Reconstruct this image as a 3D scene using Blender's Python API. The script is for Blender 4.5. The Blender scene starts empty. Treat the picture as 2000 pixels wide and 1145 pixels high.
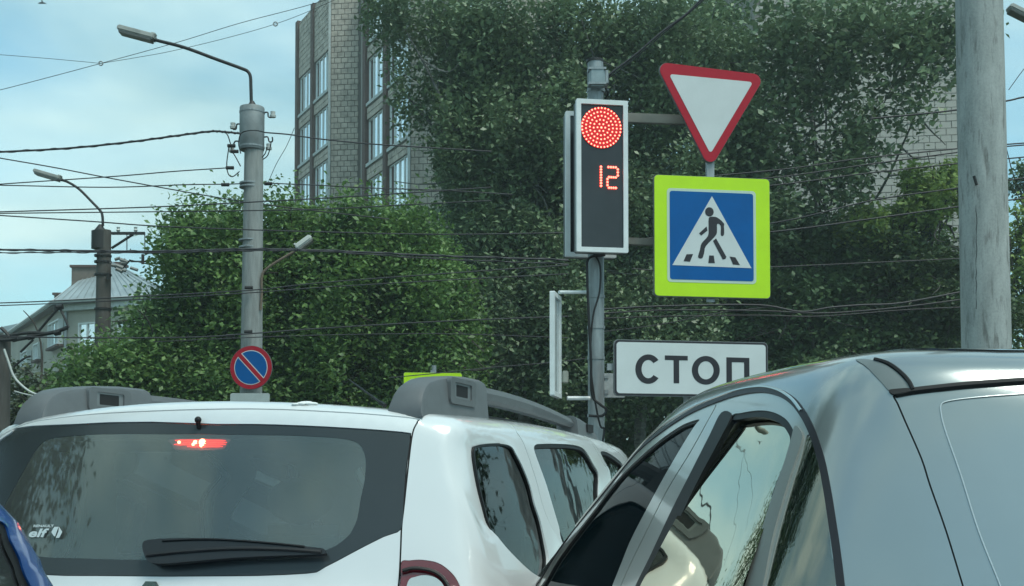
import math, random
import numpy as np
from math import radians, sin, cos, tan, pi
R_=np.array
FPX=2400.0; CAMZ=1.36; PITCH=radians(2.0); PPY=572.5+377.5-FPX*tan(PITCH)

def ray(px,py):
    u=(px-1000.0)/FPX; v=(PPY-py)/FPX
    return R_([u, cos(PITCH)-sin(PITCH)*v, sin(PITCH)+cos(PITCH)*v])
def at(px,py,Y):
    r=ray(px,py); k=Y/r[1]
    return R_([r[0]*k, Y, CAMZ+r[2]*k])
def proj(P):
    x,y,z=P[0],P[1],P[2]-CAMZ
    yy=cos(PITCH)*y+sin(PITCH)*z; zz=-sin(PITCH)*y+cos(PITCH)*z
    return 1000+FPX*x/yy, PPY-FPX*zz/yy
def lse(fs,k):
    m=fs[0]
    for f in fs[1:]: m=np.maximum(m,f)
    return m+k*np.log(sum(np.exp((f-m)/k) for f in fs))
def cr(pts,n=6,closed=False):
    """Catmull-Rom through 2D/3D points"""
    P=[R_(p,dtype=float) for p in pts]; m=len(P); out=[]
    rng=range(m) if closed else range(m-1)
    for i in rng:
        p1,p2=P[i],P[(i+1)%m]
        p0=P[i-1] if (closed or i>0) else 2*p1-p2
        p3=P[(i+2)%m] if (closed or i<m-2) else 2*p2-p1
        for j in range(n):
            t=j/n
            out.append(.5*((2*p1)+(-p0+p2)*t+(2*p0-5*p1+4*p2-p3)*t*t+(-p0+3*p1-3*p2+p3)*t**3))
    if not closed: out.append(P[-1])
    return np.array(out)
def lin(pts,n=6,closed=True):
    P=[R_(p,dtype=float) for p in pts]; m=len(P); out=[]
    for i in (range(m) if closed else range(m-1)):
        for j in range(n): out.append(P[i]+(P[(i+1)%m]-P[i])*j/n)
    if not closed: out.append(P[-1])
    return np.array(out)
def inpoly(pts,poly):
    x,y=pts[:,0],pts[:,1]; c=np.zeros(len(pts),bool)
    a=poly; b=np.roll(poly,-1,axis=0)
    for (x0,y0),(x1,y1) in zip(a,b):
        if y0==y1: continue
        m=((y0>y)!=(y1>y))&(x<(x1-x0)*(y-y0)/(y1-y0)+x0)
        c^=m
    return c
class Car:
    """A car body as one closed smooth surface: a=forward, b=right, z=up (metres), F<0 inside."""
    def __init__(s,O,yaw,F,C,A,k=1.0):
        s.k=k; s.E=R_([0,0,CAMZ])   # k: size of the car; the local shape is laid out for k=1
        s.O=R_([O[0],O[1],0.0]); s.f=R_([sin(yaw),cos(yaw),0]); s.r=R_([cos(yaw),-sin(yaw),0]); s.F=F; s.yaw=yaw
        s.C=R_(C,dtype=float); A=R_(A,dtype=float); s.A=A/np.linalg.norm(A)
        U=np.cross([0,0,1],s.A); s.U=U/np.linalg.norm(U); s.V=np.cross(s.A,s.U)
    def W(s,P):
        P=np.atleast_2d(P); return s.E+((s.O+P[:,:1]*s.f+P[:,1:2]*s.r+P[:,2:]*R_([0,0,1.]))-s.E)*s.k
    def Wd(s,N):
        N=np.atleast_2d(N); return N[:,:1]*s.f+N[:,1:2]*s.r+N[:,2:]*R_([0,0,1.])
    def L(s,P):
        D=s.E+(np.atleast_2d(P)-s.E)/s.k-s.O; return np.stack([D@s.f,D@s.r,D[:,2]],1)
    def f_(s,P): return s.F(P[:,0],P[:,1],P[:,2])
    def march(s,o,d,t0=0,t1=8,n=1500):
        o=np.atleast_2d(o); d=np.atleast_2d(d); out=[]
        ts=np.linspace(t0,t1,n)
        for oo,dd in zip(np.broadcast_to(o,(max(len(o),len(d)),3)),np.broadcast_to(d,(max(len(o),len(d)),3))):
            P=oo+ts[:,None]*dd; v=s.f_(P); k=np.where(v<0)[0]
            if len(k)==0: out.append(P[np.argmin(v)]); continue
            i=k[0]; lo,hi=ts[max(i-1,0)],ts[i]
            for _ in range(30):
                m=(lo+hi)/2
                if s.f_((oo+m*dd)[None])[0]<0: hi=m
                else: lo=m
            out.append(oo+hi*dd)
        return np.array(out)
    def px(s,pts):
        o=s.L([0,0,CAMZ]); P=np.array([ray(*p) for p in pts])
        d=np.stack([P@s.f,P@s.r,P[:,2]],1)
        return s.march(o,d)
    def side(s,az,sg=1):
        az=np.atleast_2d(az); o=np.stack([az[:,0],np.full(len(az),3.0*sg),az[:,1]],1)
        return s.march(o,R_([0,-1.0*sg,0]),0,3)
    def dom(s,P):
        d=np.atleast_2d(P)-s.C; d=d/np.linalg.norm(d,axis=1)[:,None]; w=1+d@s.A
        return np.stack([2*(d@s.U)/w,2*(d@s.V)/w],1)
    def undom(s,q):
        r2=(q**2).sum(1)/4; w=(1-r2)/(1+r2)
        return w[:,None]*s.A+(q[:,:1]*s.U+q[:,1:]*s.V)/(1+r2)[:,None]
    def surf(s,q):
        d=s.undom(q); lo=np.zeros(len(q)); hi=np.full(len(q),6.0)
        for _ in range(36):
            m=(lo+hi)/2; v=s.f_(s.C+m[:,None]*d); hi=np.where(v>0,m,hi); lo=np.where(v>0,lo,m)
        P=s.C+lo[:,None]*d
        e=2e-3; N=np.stack([s.f_(P+e*R_(x))-s.f_(P-e*R_(x)) for x in ([1,0,0],[0,1,0],[0,0,1])],1)
        N/=np.linalg.norm(N,axis=1)[:,None]
        return P,N
# ---- the white SUV
def F_suv(a,b,z):
    W=.9346-.2156*np.maximum(z-1.02,0)-.045*((a-1.2)/1.5)**2*(a<3)
    roof=(z-(1.6019+.0319*np.sin(np.clip((a+.2)/2.6,0,1)*pi)-.0478*(b/.7)**2))
    rear=(-a-.3604*(1.58-np.maximum(z,.98))+.13*(b/.7)**2)*.87
    ws=((z-1.6)+(a-2.342)*.6122)*.85
    g=lse([(b-W)*.95,(-b-W)*.95,roof,rear,ws],.0197)
    l=lse([(b-.94),(-b-.94),z-(1.05-.0125*a*a/4-.03*b*b),a-4.05+.25*b*b,-a-.27+.10*b*b,.32-z],.04)
    return -lse([-g,-l],.02)
suv=Car((-.9528,3.5614),.3012,F_suv,(1.0,0,.95),(-.62,.55,.56),1.06)
# ---- the silver car
def F_sil(a,b,z):
    W=1.026-.4362*np.maximum(z-1.0,0)-.03*((a-1.0)/1.3)**2*(a<3)
    roof=z-(1.6573-.035*((a-.7)/1.2)**2*(a<2)+.009*(b/.62)**2)
    rear=(-a-.3267*(1.68-np.maximum(z,1.0))+.1286*(b/.62)**2)*.9
    ws=((z-1.66)+(a-1.3179)*.641)*.88
    g=lse([(b-W)*.92,(-b-W)*.92,roof,rear,ws],.0476)
    l=lse([(b-1.01),(-b-1.01),z-(1.0-.005*a*a-.03*b*b),a-3.5+.25*b*b,-a-.26+.10*b*b,.17-z],.04)
    return -lse([-g,-l],.02)
sil=Car((1.4561,2.5178),-.1891,F_sil,(.8,0,.9),(-.6,-.6,.55),.90)
# ---- the blue car (only its rear right pillar shows)
def F_blu(a,b,z):
    W=.86-.42*np.maximum(z-.95,0)
    roof=z-(1.44-.05*(b/.6)**2)
    rear=(-a-.9*(1.40-np.maximum(z,.95))+.12*(b/.6)**2)*.75
    ws=((z-1.40)+(a-1.5)*.55)*.85
    g=lse([(b-W)*.92,(-b-W)*.92,roof,rear,ws],.03)
    l=lse([(b-.88),(-b-.88),z-(.97-.03*b*b),a-2.9+.25*b*b,-a-.75+.10*b*b,.28-z],.04)
    return -lse([-g,-l],.02)
blu=Car((-1.50,2.1),radians(0),F_blu,(.8,0,.88),(-.75,.5,.45))
import bpy, bmesh
from mathutils import Vector, Matrix
from mathutils.geometry import delaunay_2d_cdt
sc=bpy.context.scene
C=bpy.context.collection
HAZE=.0015
# ---------------- camera
cd=bpy.data.cameras.new('camera'); cam=bpy.data.objects.new('camera',cd); C.objects.link(cam); sc.camera=cam
cam.location=(0,0,CAMZ); cam.rotation_euler=(pi/2+PITCH,0,0)
cd.sensor_width=36; cd.lens=36*FPX/2000; cd.shift_y=(PPY-572.5)/2000; cd.clip_start=.05; cd.clip_end=3000
# ---------------- world, sun, exposure
SUN_EL,SUN_AZ=radians(60),radians(138)      # azimuth measured clockwise from +Y
w=bpy.data.worlds.new('World'); sc.world=w; w.use_nodes=True
nt=w.node_tree; nt.nodes.clear(); N=nt.nodes.new; K=nt.links.new
out=N('ShaderNodeOutputWorld'); bg=N('ShaderNodeBackground'); bg.inputs['Strength'].default_value=.10
sky=N('ShaderNodeTexSky'); sky.sky_type='NISHITA'; sky.sun_disc=False; sky.sun_elevation=SUN_EL; sky.sun_rotation=SUN_AZ; sky.air_density=1.0; sky.dust_density=1.2; sky.ozone_density=1.5
tc=N('ShaderNodeTexCoord'); mp=N('ShaderNodeMapping'); mp.inputs['Scale'].default_value=(1.6,1.6,4.2); mp.inputs['Location'].default_value=(.35,.1,.22)
no=N('ShaderNodeTexNoise'); no.inputs['Scale'].default_value=1.5; no.inputs['Detail'].default_value=7; no.inputs['Roughness'].default_value=.52; no.inputs['Distortion'].default_value=.35
rp=N('ShaderNodeValToRGB'); rp.color_ramp.elements[0].position=.40; rp.color_ramp.elements[0].color=(.36,.36,.36,1); rp.color_ramp.elements[1].position=.62; rp.color_ramp.elements[1].color=(1,1,1,1)
tint=N('ShaderNodeMixRGB'); tint.blend_type='MULTIPLY'; tint.inputs[0].default_value=1; tint.inputs[2].default_value=(.95,1.5,1.35,1)
n2=N('ShaderNodeTexNoise'); n2.inputs['Scale'].default_value=2.2; n2.inputs['Detail'].default_value=5
cc=N('ShaderNodeValToRGB'); cc.color_ramp.elements[0].position=.36; cc.color_ramp.elements[0].color=(.31,.54,.61,1); cc.color_ramp.elements[1].position=.64; cc.color_ramp.elements[1].color=(.64,.87,.86,1)
sc_=N('ShaderNodeMixRGB'); sc_.blend_type='MULTIPLY'; sc_.inputs[0].default_value=1; sc_.inputs[2].default_value=(7.9,7.9,7.9,1)
mx=N('ShaderNodeMixRGB')
K(tc.outputs['Generated'],mp.inputs['Vector']); K(mp.outputs[0],no.inputs['Vector']); K(mp.outputs[0],n2.inputs['Vector']); K(no.outputs['Fac'],rp.inputs[0]); K(rp.outputs[0],mx.inputs[0])
K(sky.outputs[0],tint.inputs[1]); K(tint.outputs[0],mx.inputs[1]); K(n2.outputs['Fac'],cc.inputs[0]); K(cc.outputs[0],sc_.inputs[1]); K(sc_.outputs[0],mx.inputs[2])
K(mx.outputs[0],bg.inputs['Color']); K(bg.outputs[0],out.inputs['Surface'])
sd=bpy.data.lights.new('sun','SUN'); sun=bpy.data.objects.new('sun',sd); C.objects.link(sun)
sd.energy=1.5; sd.angle=radians(25); sd.color=(1.0,.98,.88)
sdir=Vector((sin(SUN_AZ)*cos(SUN_EL),cos(SUN_AZ)*cos(SUN_EL),sin(SUN_EL)))
sun.rotation_euler=sdir.to_track_quat('Z','Y').to_euler(); sun.location=(0,-20,40)
sc.render.engine='CYCLES'
vs=sc.view_settings; vs.view_transform='Standard'; vs.look='None'; vs.gamma=1; vs.exposure=0.62; vs.use_curve_mapping=False
sc.render.resolution_x=1024; sc.render.resolution_y=586
# ---------------- thin air haze, added to lift shadows veiled by windscreen glare
hz=bpy.data.meshes.new('haze'); X0,X1,Y0_,Y1_,Z0,Z1=-310,310,-210,310,-1.1,31.5
hz.from_pydata([(x,y,z) for z in (Z0,Z1) for y in (Y0_,Y1_) for x in (X0,X1)],[],[(0,2,3,1),(4,5,7,6),(0,1,5,4),(2,6,7,3),(0,4,6,2),(1,3,7,5)])
hm=bpy.data.materials.new('shadow_lift_haze'); hm.use_nodes=True; hn=hm.node_tree; hn.nodes.clear(); ho=hn.nodes.new('ShaderNodeOutputMaterial'); pv=hn.nodes.new('ShaderNodeVolumePrincipled')
pv.inputs['Color'].default_value=(.80,.94,.94,1); pv.inputs['Density'].default_value=HAZE; pv.inputs['Anisotropy'].default_value=.2; hn.links.new(pv.outputs[0],ho.inputs['Volume']); hz.materials.append(hm)
if HAZE: hzo=bpy.data.objects.new('haze',hz); C.objects.link(hzo); hzo['kind']='stuff'
# ---------------- helpers
rnd=random.Random(7); nrg=np.random.default_rng(7)
MATS={}
def mat(name,col,rough=.6,metal=0,coat=0,noise=0,nscale=8,bump=0,bscale=40,col2=None,emis=None,estr=0,spec=.5,stretch=None,sss=None):
    if name in MATS: return MATS[name]
    m=bpy.data.materials.new(name); m.use_nodes=True; t=m.node_tree; b=t.nodes['Principled BSDF']
    b.inputs['Base Color'].default_value=(*col,1); b.inputs['Roughness'].default_value=rough; b.inputs['Metallic'].default_value=metal
    b.inputs['Coat Weight'].default_value=coat; b.inputs['Coat Roughness'].default_value=.07; b.inputs['Specular IOR Level'].default_value=spec
    if emis: b.inputs['Emission Color'].default_value=(*emis,1); b.inputs['Emission Strength'].default_value=estr
    if noise or bump:
        tc=t.nodes.new('ShaderNodeTexCoord'); mp=t.nodes.new('ShaderNodeMapping'); t.links.new(tc.outputs['Object'],mp.inputs[0])
        if stretch: mp.inputs['Scale'].default_value=stretch
    if noise:
        n=t.nodes.new('ShaderNodeTexNoise'); n.inputs['Scale'].default_value=nscale; n.inputs['Detail'].default_value=8; n.inputs['Roughness'].default_value=.62
        r=t.nodes.new('ShaderNodeValToRGB'); c2=col2 or tuple(c*(1-noise) for c in col)
        r.color_ramp.elements[0].position=.33; r.color_ramp.elements[0].color=(*c2,1); r.color_ramp.elements[1].position=.64; r.color_ramp.elements[1].color=(*col,1)
        t.links.new(mp.outputs[0],n.inputs['Vector']); t.links.new(n.outputs['Fac'],r.inputs[0]); t.links.new(r.outputs[0],b.inputs['Base Color'])
    if bump:
        n=t.nodes.new('ShaderNodeTexNoise'); n.inputs['Scale'].default_value=bscale; n.inputs['Detail'].default_value=4
        bp=t.nodes.new('ShaderNodeBump'); bp.inputs['Strength'].default_value=bump; bp.inputs['Distance'].default_value=.02
        t.links.new(mp.outputs[0],n.inputs['Vector']); t.links.new(n.outputs['Fac'],bp.inputs['Height']); t.links.new(bp.outputs[0],b.inputs['Normal'])
    MATS[name]=m; return m
def glass(name,tint,refl,rough=.02,rtint=(1,1,1),wavy=0,base=None,dust=0,ior=1.5):
    """window glass: see-through mixed with a mirror by Fresnel plus a film of dirt"""
    m=bpy.data.materials.new(name); m.use_nodes=True; t=m.node_tree; t.nodes.clear()
    o=t.nodes.new('ShaderNodeOutputMaterial'); tr=t.nodes.new('ShaderNodeBsdfTransparent'); tr.inputs[0].default_value=(*tint,1)
    if base: tr=t.nodes.new('ShaderNodeBsdfDiffuse'); tr.inputs[0].default_value=(*base,1)
    g=t.nodes.new('ShaderNodeBsdfGlossy'); g.inputs['Color'].default_value=(*rtint,1); g.inputs['Roughness'].default_value=rough
    lw=t.nodes.new('ShaderNodeFresnel'); lw.inputs['IOR'].default_value=ior
    mm=t.nodes.new('ShaderNodeMath'); mm.operation='MULTIPLY_ADD'; mm.inputs[1].default_value=1-refl; mm.inputs[2].default_value=refl
    x=t.nodes.new('ShaderNodeMixShader'); t.links.new(lw.outputs[0],mm.inputs[0]); t.links.new(mm.outputs[0],x.inputs[0])
    t.links.new(tr.outputs[0],x.inputs[1]); t.links.new(g.outputs[0],x.inputs[2]); t.links.new(x.outputs[0],o.inputs[0])
    if dust:
        df=t.nodes.new('ShaderNodeBsdfDiffuse'); df.inputs[0].default_value=(.55,.60,.56,1); x2=t.nodes.new('ShaderNodeMixShader')
        tc=t.nodes.new('ShaderNodeTexCoord'); n=t.nodes.new('ShaderNodeTexNoise'); n.inputs['Scale'].default_value=2.2; n.inputs['Detail'].default_value=6
        m2=t.nodes.new('ShaderNodeMath'); m2.operation='MULTIPLY'; m2.inputs[1].default_value=dust*2; t.links.new(tc.outputs['Object'],n.inputs['Vector']); t.links.new(n.outputs['Fac'],m2.inputs[0]); t.links.new(m2.outputs[0],x2.inputs[0])
        t.links.new(x.outputs[0],x2.inputs[1]); t.links.new(df.outputs[0],x2.inputs[2]); t.links.new(x2.outputs[0],o.inputs[0])
    if wavy:
        tc=t.nodes.new('ShaderNodeTexCoord'); n=t.nodes.new('ShaderNodeTexNoise'); n.inputs['Scale'].default_value=5; n.inputs['Detail'].default_value=2
        bp=t.nodes.new('ShaderNodeBump'); bp.inputs['Strength'].default_value=wavy; bp.inputs['Distance'].default_value=.02
        t.links.new(tc.outputs['Object'],n.inputs['Vector']); t.links.new(n.outputs['Fac'],bp.inputs['Height']); t.links.new(bp.outputs[0],g.inputs['Normal'])
    return m
def tag(o,label=None,cat=None,group=None,kind=None):
    if label: o['label']=label
    if cat: o['category']=cat
    if group: o['group']=group
    if kind: o['kind']=kind
    return o
def wloc(o):
    v=Vector((0,0,0))
    while o is not None: v=v+o.location; o=o.parent
    return v
def thing(name,loc,label,cat,group=None):
    o=bpy.data.objects.new(name,None); C.objects.link(o); o.location=loc; o.empty_display_size=.2
    return tag(o,label,cat,group)
def link(name,me,parent=None,loc=None):
    o=bpy.data.objects.new(name,me); C.objects.link(o); o.parent=parent
    if loc is not None: o.location=loc
    return o
def meshobj(name,V,Fc,m,parent=None,smooth=False,kind=None,origin=None,normals=None):
    """V in world coordinates; stored relative to the parent's place (or to origin)"""
    me=bpy.data.meshes.new(name); V=np.asarray(V,dtype=float)
    off=np.array(wloc(parent)) if parent is not None else (np.array(origin) if origin is not None else np.zeros(3))
    me.from_pydata((V-off).tolist(),[],[tuple(int(i) for i in f) for f in Fc])
    if m: me.materials.append(m)
    if smooth: me.polygons.foreach_set('use_smooth',[True]*len(me.polygons))
    if normals is not None:
        me.normals_split_custom_set_from_vertices([tuple(n) for n in normals])
    me.update()
    o=link(name,me,parent)
    if parent is None and origin is not None: o.location=origin
    if kind: o['kind']=kind
    return o
class MB:
    def __init__(s): s.V=[]; s.F=[]
    def add(s,V,F):
        n=len(s.V); s.V+= [tuple(map(float,v)) for v in V]; s.F+=[tuple(i+n for i in f) for f in F]; return s
    def box(s,o,u,v,w_,a0,a1,b0,b1,c0,c1):
        """box in the frame o + a*u + b*v + c*w"""
        o,u,v,w_=map(lambda q:np.asarray(q,float),(o,u,v,w_))
        P=[o+a*u+b*v+c*w_ for c in (c0,c1) for b in (b0,b1) for a in (a0,a1)]
        return s.add(P,[(0,2,3,1),(4,5,7,6),(0,1,5,4),(2,6,7,3),(0,4,6,2),(1,3,7,5)])
    def abox(s,x0,x1,y0,y1,z0,z1): return s.box((0,0,0),(1,0,0),(0,1,0),(0,0,1),x0,x1,y0,y1,z0,z1)
    def tube(s,pts,r,n=8,cap=True):
        P=np.asarray(pts,float); m=len(P); rr=np.broadcast_to(np.asarray(r,float),(m,)); V=[];F=[]
        T=np.gradient(P,axis=0); T/=np.maximum(np.linalg.norm(T,axis=1)[:,None],1e-9)
        ref=np.array([0,0,1.]) if abs(T[0][2])<.9 else np.array([1.,0,0])
        u=np.cross(T[0],ref); u/=np.linalg.norm(u)
        for i in range(m):
            u=u-T[i]*(u@T[i]); u/=np.linalg.norm(u); v=np.cross(T[i],u)
            for k in range(n): V.append(P[i]+rr[i]*(cos(2*pi*k/n)*u+sin(2*pi*k/n)*v))
        for i in range(m-1):
            for k in range(n): F.append((i*n+k,i*n+(k+1)%n,(i+1)*n+(k+1)%n,(i+1)*n+k))
        if cap: F.append(tuple(range(n-1,-1,-1))); F.append(tuple((m-1)*n+k for k in range(n)))
        return s.add(V,F)
    def prism(s,poly,o,u,w_,nrm,d0,d1):
        """flat polygon (x,y) in frame o+x*u+y*w extruded along nrm from d0 to d1"""
        o,u,w_,nrm=map(lambda q:np.asarray(q,float),(o,u,w_,nrm)); n=len(poly)
        V=[o+x*u+y*w_+d0*nrm for x,y in poly]+[o+x*u+y*w_+d1*nrm for x,y in poly]
        F=[tuple(range(n-1,-1,-1)),tuple(range(n,2*n))]+[(i,(i+1)%n,n+(i+1)%n,n+i) for i in range(n)]
        return s.add(V,F)
    def ring(s,outer,inner,o,u,w_,nrm,d0,d1):
        o,u,w_,nrm=map(lambda q:np.asarray(q,float),(o,u,w_,nrm)); n=len(outer)
        V=[o+x*u+y*w_+d*nrm for d in (d0,d1) for L in (outer,inner) for x,y in L]; F=[]
        for i in range(n):
            j=(i+1)%n
            F+=[(2*n+i,2*n+j,3*n+j,3*n+i),(j,i,n+i,n+j),(i,j,2*n+j,2*n+i),(n+j,n+i,3*n+i,3*n+j)]
        return s.add(V,F)
    def ball(s,c,r,nu=10,nv=6,sq=(1,1,1)):
        c=np.asarray(c,float); V=[];F=[]
        for j in range(nv+1):
            t=pi*j/nv
            for i in range(nu): V.append(c+r*np.array([sin(t)*cos(2*pi*i/nu)*sq[0],sin(t)*sin(2*pi*i/nu)*sq[1],cos(t)*sq[2]]))
        for j in range(nv):
            for i in range(nu): F.append((j*nu+i,(j+1)*nu+i,(j+1)*nu+(i+1)%nu,j*nu+(i+1)%nu))
        return s.add(V,F)
    def build(s,name,m,parent=None,smooth=False,kind=None,origin=None,bevel=0):
        o=meshobj(name,s.V,s.F,m,parent,smooth,kind,origin)
        if bevel:
            bm=bmesh.new(); bm.from_mesh(o.data); bmesh.ops.remove_doubles(bm,verts=bm.verts,dist=1e-5)
            ed=[e for e in bm.edges if len(e.link_faces)==2 and e.calc_face_angle(0)>.5]
            bmesh.ops.bevel(bm,geom=ed,offset=bevel,segments=2,affect='EDGES',clamp_overlap=True)
            bm.to_mesh(o.data); bm.free()
        if smooth:
            me=o.data; me.set_sharp_from_angle(angle=radians(38))
        return o
def rrect(x0,x1,y0,y1,r,n=5):
    P=[]
    for cx,cy,a in ((x1-r,y1-r,0),(x0+r,y1-r,90),(x0+r,y0+r,180),(x1-r,y0+r,270)):
        for k in range(n+1):
            t=radians(a+90*k/n); P.append((cx+r*cos(t),cy+r*sin(t)))
    return P
def frame(px,py,Y,yaw):
    o=at(px,py,Y); y=radians(yaw)
    return o,np.array([cos(y),sin(y),0]),np.array([sin(y),-cos(y),0]),np.array([0,0,1.])
# ================= materials
asphalt=mat('asphalt',(.055,.055,.055),.9,noise=.35,nscale=30,bump=.4,bscale=90)
concrete=mat('pole_concrete',(.31,.33,.32),.85,noise=.3,nscale=3.5,bump=.35,bscale=25,stretch=(5,5,.7))
concrete_dark=mat('dark_concrete',(.10,.095,.085),.9,noise=.35,nscale=4,bump=.3,stretch=(4,4,.7))
steel=mat('galvanised_steel',(.33,.36,.37),.5,metal=.55,noise=.25,nscale=6,stretch=(6,6,1))
darkmetal=mat('dark_metal',(.035,.035,.035),.5,metal=.4)
black=mat('black_rubber',(.012,.012,.013),.55)
white_frame=mat('white_frame_paint',(.72,.76,.76),.4,noise=.12,nscale=9)
wire_m=mat('wire',(.035,.035,.04),.6)
grey_plate=mat('grey_plate',(.33,.34,.35),.5,metal=.3)
# ================= ground
def flat(name,x0,x1,y0,y1,z,m):
    b=MB(); b.add([(x0,y0,z),(x1,y0,z),(x1,y1,z),(x0,y1,z)],[(0,1,2,3)]); return b.build(name,m,kind='structure')
flat('ground',-300,300,-200,300,-.004,mat('ground_soil',(.09,.085,.07),.95,noise=.4,nscale=.6))
flat('road',-14,14,-60,21,0,asphalt)
flat('cross_road',-120,120,21.0,22.6,0,asphalt)
kb=MB(); kb.abox(-60,60,22.6,22.78,0,.15); kb.build('kerb',mat('kerb_stone',(.30,.30,.29),.85,noise=.2),kind='structure')
kb=MB(); kb.abox(-60,60,22.78,24.6,-.01,.13); kb.build('pavement',mat('pavement_asphalt',(.10,.10,.098),.9,noise=.3,nscale=12),kind='structure')
gm=mat('lawn',(.05,.085,.03),.9,noise=.5,nscale=3)
kb=MB(); kb.abox(-90,90,24.6,58,-.01,.10); kb.build('lawn',gm,kind='structure')
# ================= apartment building (zigzag plan)
tile_a=mat('facing_tile',(.54,.48,.41),.85,noise=.42,nscale=2.2)
mortar=mat('mortar',(.16,.145,.13),.95)
pier_m=mat('brown_pier',(.11,.065,.055),.8,noise=.3,nscale=1.5)
wframe=mat('window_frame_white',(.62,.66,.66),.5)
wglass=glass('window_glass',(1,1,1),.42,.03,base=(.05,.06,.065),wavy=.15)
sillm=mat('sill_white',(.50,.54,.53),.7,noise=.2,nscale=2)
def P2(px,Y): r=ray(px,600); return np.array([r[0]/r[1]*Y,Y,0.])
def tiles(parent,A,B,z0,z1,tw=.36,th=.29,gap=.036,proud=.035,m=tile_a,name='facing_tiles'):
    d=B-A; L=np.linalg.norm(d); u=d/L; n=np.array([u[1],-u[0],0]); b=MB(); r=0; z=z0
    while z<z1-.05:
        h=min(th,z1-z)-gap; x=(-tw/2 if r%2 else 0)
        while x<L:
            a0=max(x,0)+gap/2; a1=min(x+tw,L)-gap/2
            if a1-a0>.05:
                p=proud+rnd.uniform(-.008,.008)
                o=A; P=[o+a*u+np.array([0,0,zz])+q*n for q in (0,p) for (a,zz) in ((a0,z),(a1,z),(a1,z+h),(a0,z+h))]
                b.add(P,[(4,5,6,7),(0,1,5,4),(1,2,6,5),(2,3,7,6),(3,0,4,7)])
            x+=tw
        z+=th; r+=1
    return b.build(name,m,parent,kind='stuff')
def wallplane(parent,A,B,z0,z1,m,name='wall',back=.25):
    d=B-A; L=np.linalg.norm(d); u=d/L; n=np.array([u[1],-u[0],0]); b=MB(); b.box(A,u,n,(0,0,1),0,L,-back,0,z0,z1); return b.build(name,m,parent)
ab=thing('apartment_building',(*P2(640,66.5)[:2],0),'tall brown tiled apartment block with staggered bay windows rising behind the trees','building')
plan=[(578,71.8),(640,66.5),(703,66.3),(711,60.0),(796,54.6),(884,54.4),(893,49.2),(985,44.6),(1090,44.4)]
pts=[P2(*p) for p in plan]
SILLS=[23.1-3*k for k in range(8)]
ROOF=28.65
def window(parent,A,u,n,a0,a1,zs,h,panes):
    f=MB(); fr=.07
    f.box(A,u,n,(0,0,1),a0,a1,-.16,-.06,zs,zs+fr); f.box(A,u,n,(0,0,1),a0,a1,-.16,-.06,zs+h-fr,zs+h)
    wdt=(a1-a0)/panes
    for k in range(panes+1):
        c=a0+k*wdt; f.box(A,u,n,(0,0,1),max(a0,c-.05),min(a1,c+.05),-.157,-.063,zs+fr,zs+h-fr)
    w_=f.build('window',wframe,parent)
    for k in range(panes):
        p=MB(); tl=rnd.uniform(-.012,.012); c0=a0+k*wdt+.05; c1=a0+(k+1)*wdt-.05
        p.box(A,u,n,(0,0,1),c0,c1,-.12+tl*0,-.11,zs+fr,zs+h-fr); p.build('pane',wglass,w_)
    if rnd.random()<.45:
        q=MB(); k=rnd.randrange(panes); q.box(A,u,n,(0,0,1),a0+k*wdt+.05,a0+(k+.8)*wdt,-.30,-.28,zs+.1,zs+h-.1); q.build('curtain',sillm,w_)
    s=MB(); s.box(A,u,n,(0,0,1),a0-.04,a1+.04,-.05,.10,zs-.16,zs-.002); s.build('sill',sillm,w_)
def oblique(A,B,zmin,cols=2):
    d=B-A; L=np.linalg.norm(d); u=d/L; n=np.array([u[1],-u[0],0])
    wallplane(ab,A-n*.5,B-n*.5,0,ROOF,mortar,back=.2)
    pw=.42; W_=(L-pw*cols)/cols; x=0
    for c in range(cols):
        b=MB(); b.box(A,u,n,(0,0,1),x,x+pw,-.45,.14,0,ROOF+.1); b.build('pier',pier_m,ab); x+=pw
        a0,a1=x,x+W_; prev=0
        for zs in sorted(SILLS):
            if zs>zmin: window(ab,A,u,n,a0,a1,zs,2.2,4)
            b=MB(); b.box(A,u,n,(0,0,1),a0,a1,-.3,0,prev,zs-.16); b.build('spandrel',mortar,ab)
            if zs>zmin: tiles(ab,A+u*a0,A+u*a1,max(prev,zs-.8),zs-.17)
            prev=zs+2.2
        b=MB(); b.box(A,u,n,(0,0,1),a0,a1,-.3,0,prev,ROOF); b.build('spandrel',mortar,ab); tiles(ab,A+u*a0,A+u*a1,prev+.01,ROOF-.05)
        x+=W_
for i in (0,3,6): oblique(pts[i],pts[i+1],9.5)
for i in (1,4,7):
    A,B=pts[i],pts[i+1]; wallplane(ab,A,B,0,ROOF,mortar); tiles(ab,A+np.array([.12,0,0]),B-np.array([.12,0,0]),11,ROOF-.02,tw=.38,th=.30)
    b=MB(); b.abox(A[0]-.02,A[0]+.11,A[1]-.10,A[1]+.05,0,ROOF); b.build('corner_strip',sillm,ab)
for i in (2,5):
    A,B=pts[i],pts[i+1]; b=MB(); d=B-A; L=np.linalg.norm(d); u=d/L; n=np.array([u[1],-u[0],0]); b.box(A,u,n,(0,0,1),0,L,-.2,0,0,ROOF); b.build('return_wall',mat('return_wall_m',(.30,.28,.26),.85,noise=.2,nscale=1),ab)
A=pts[0]; b=MB(); b.abox(A[0]-.1,A[0]+.1,A[1],A[1]+9,0,ROOF); b.build('side_wall',mortar,ab)
b=MB()
pp=[(p[0],p[1]+.2) for p in pts]+[(pts[-1][0],85),(pts[0][0],85)]
b.prism(pp,(0,0,0),(1,0,0),(0,1,0),(0,0,1),ROOF-.3,ROOF-.1); b.build('roof',pier_m,ab)
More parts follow.
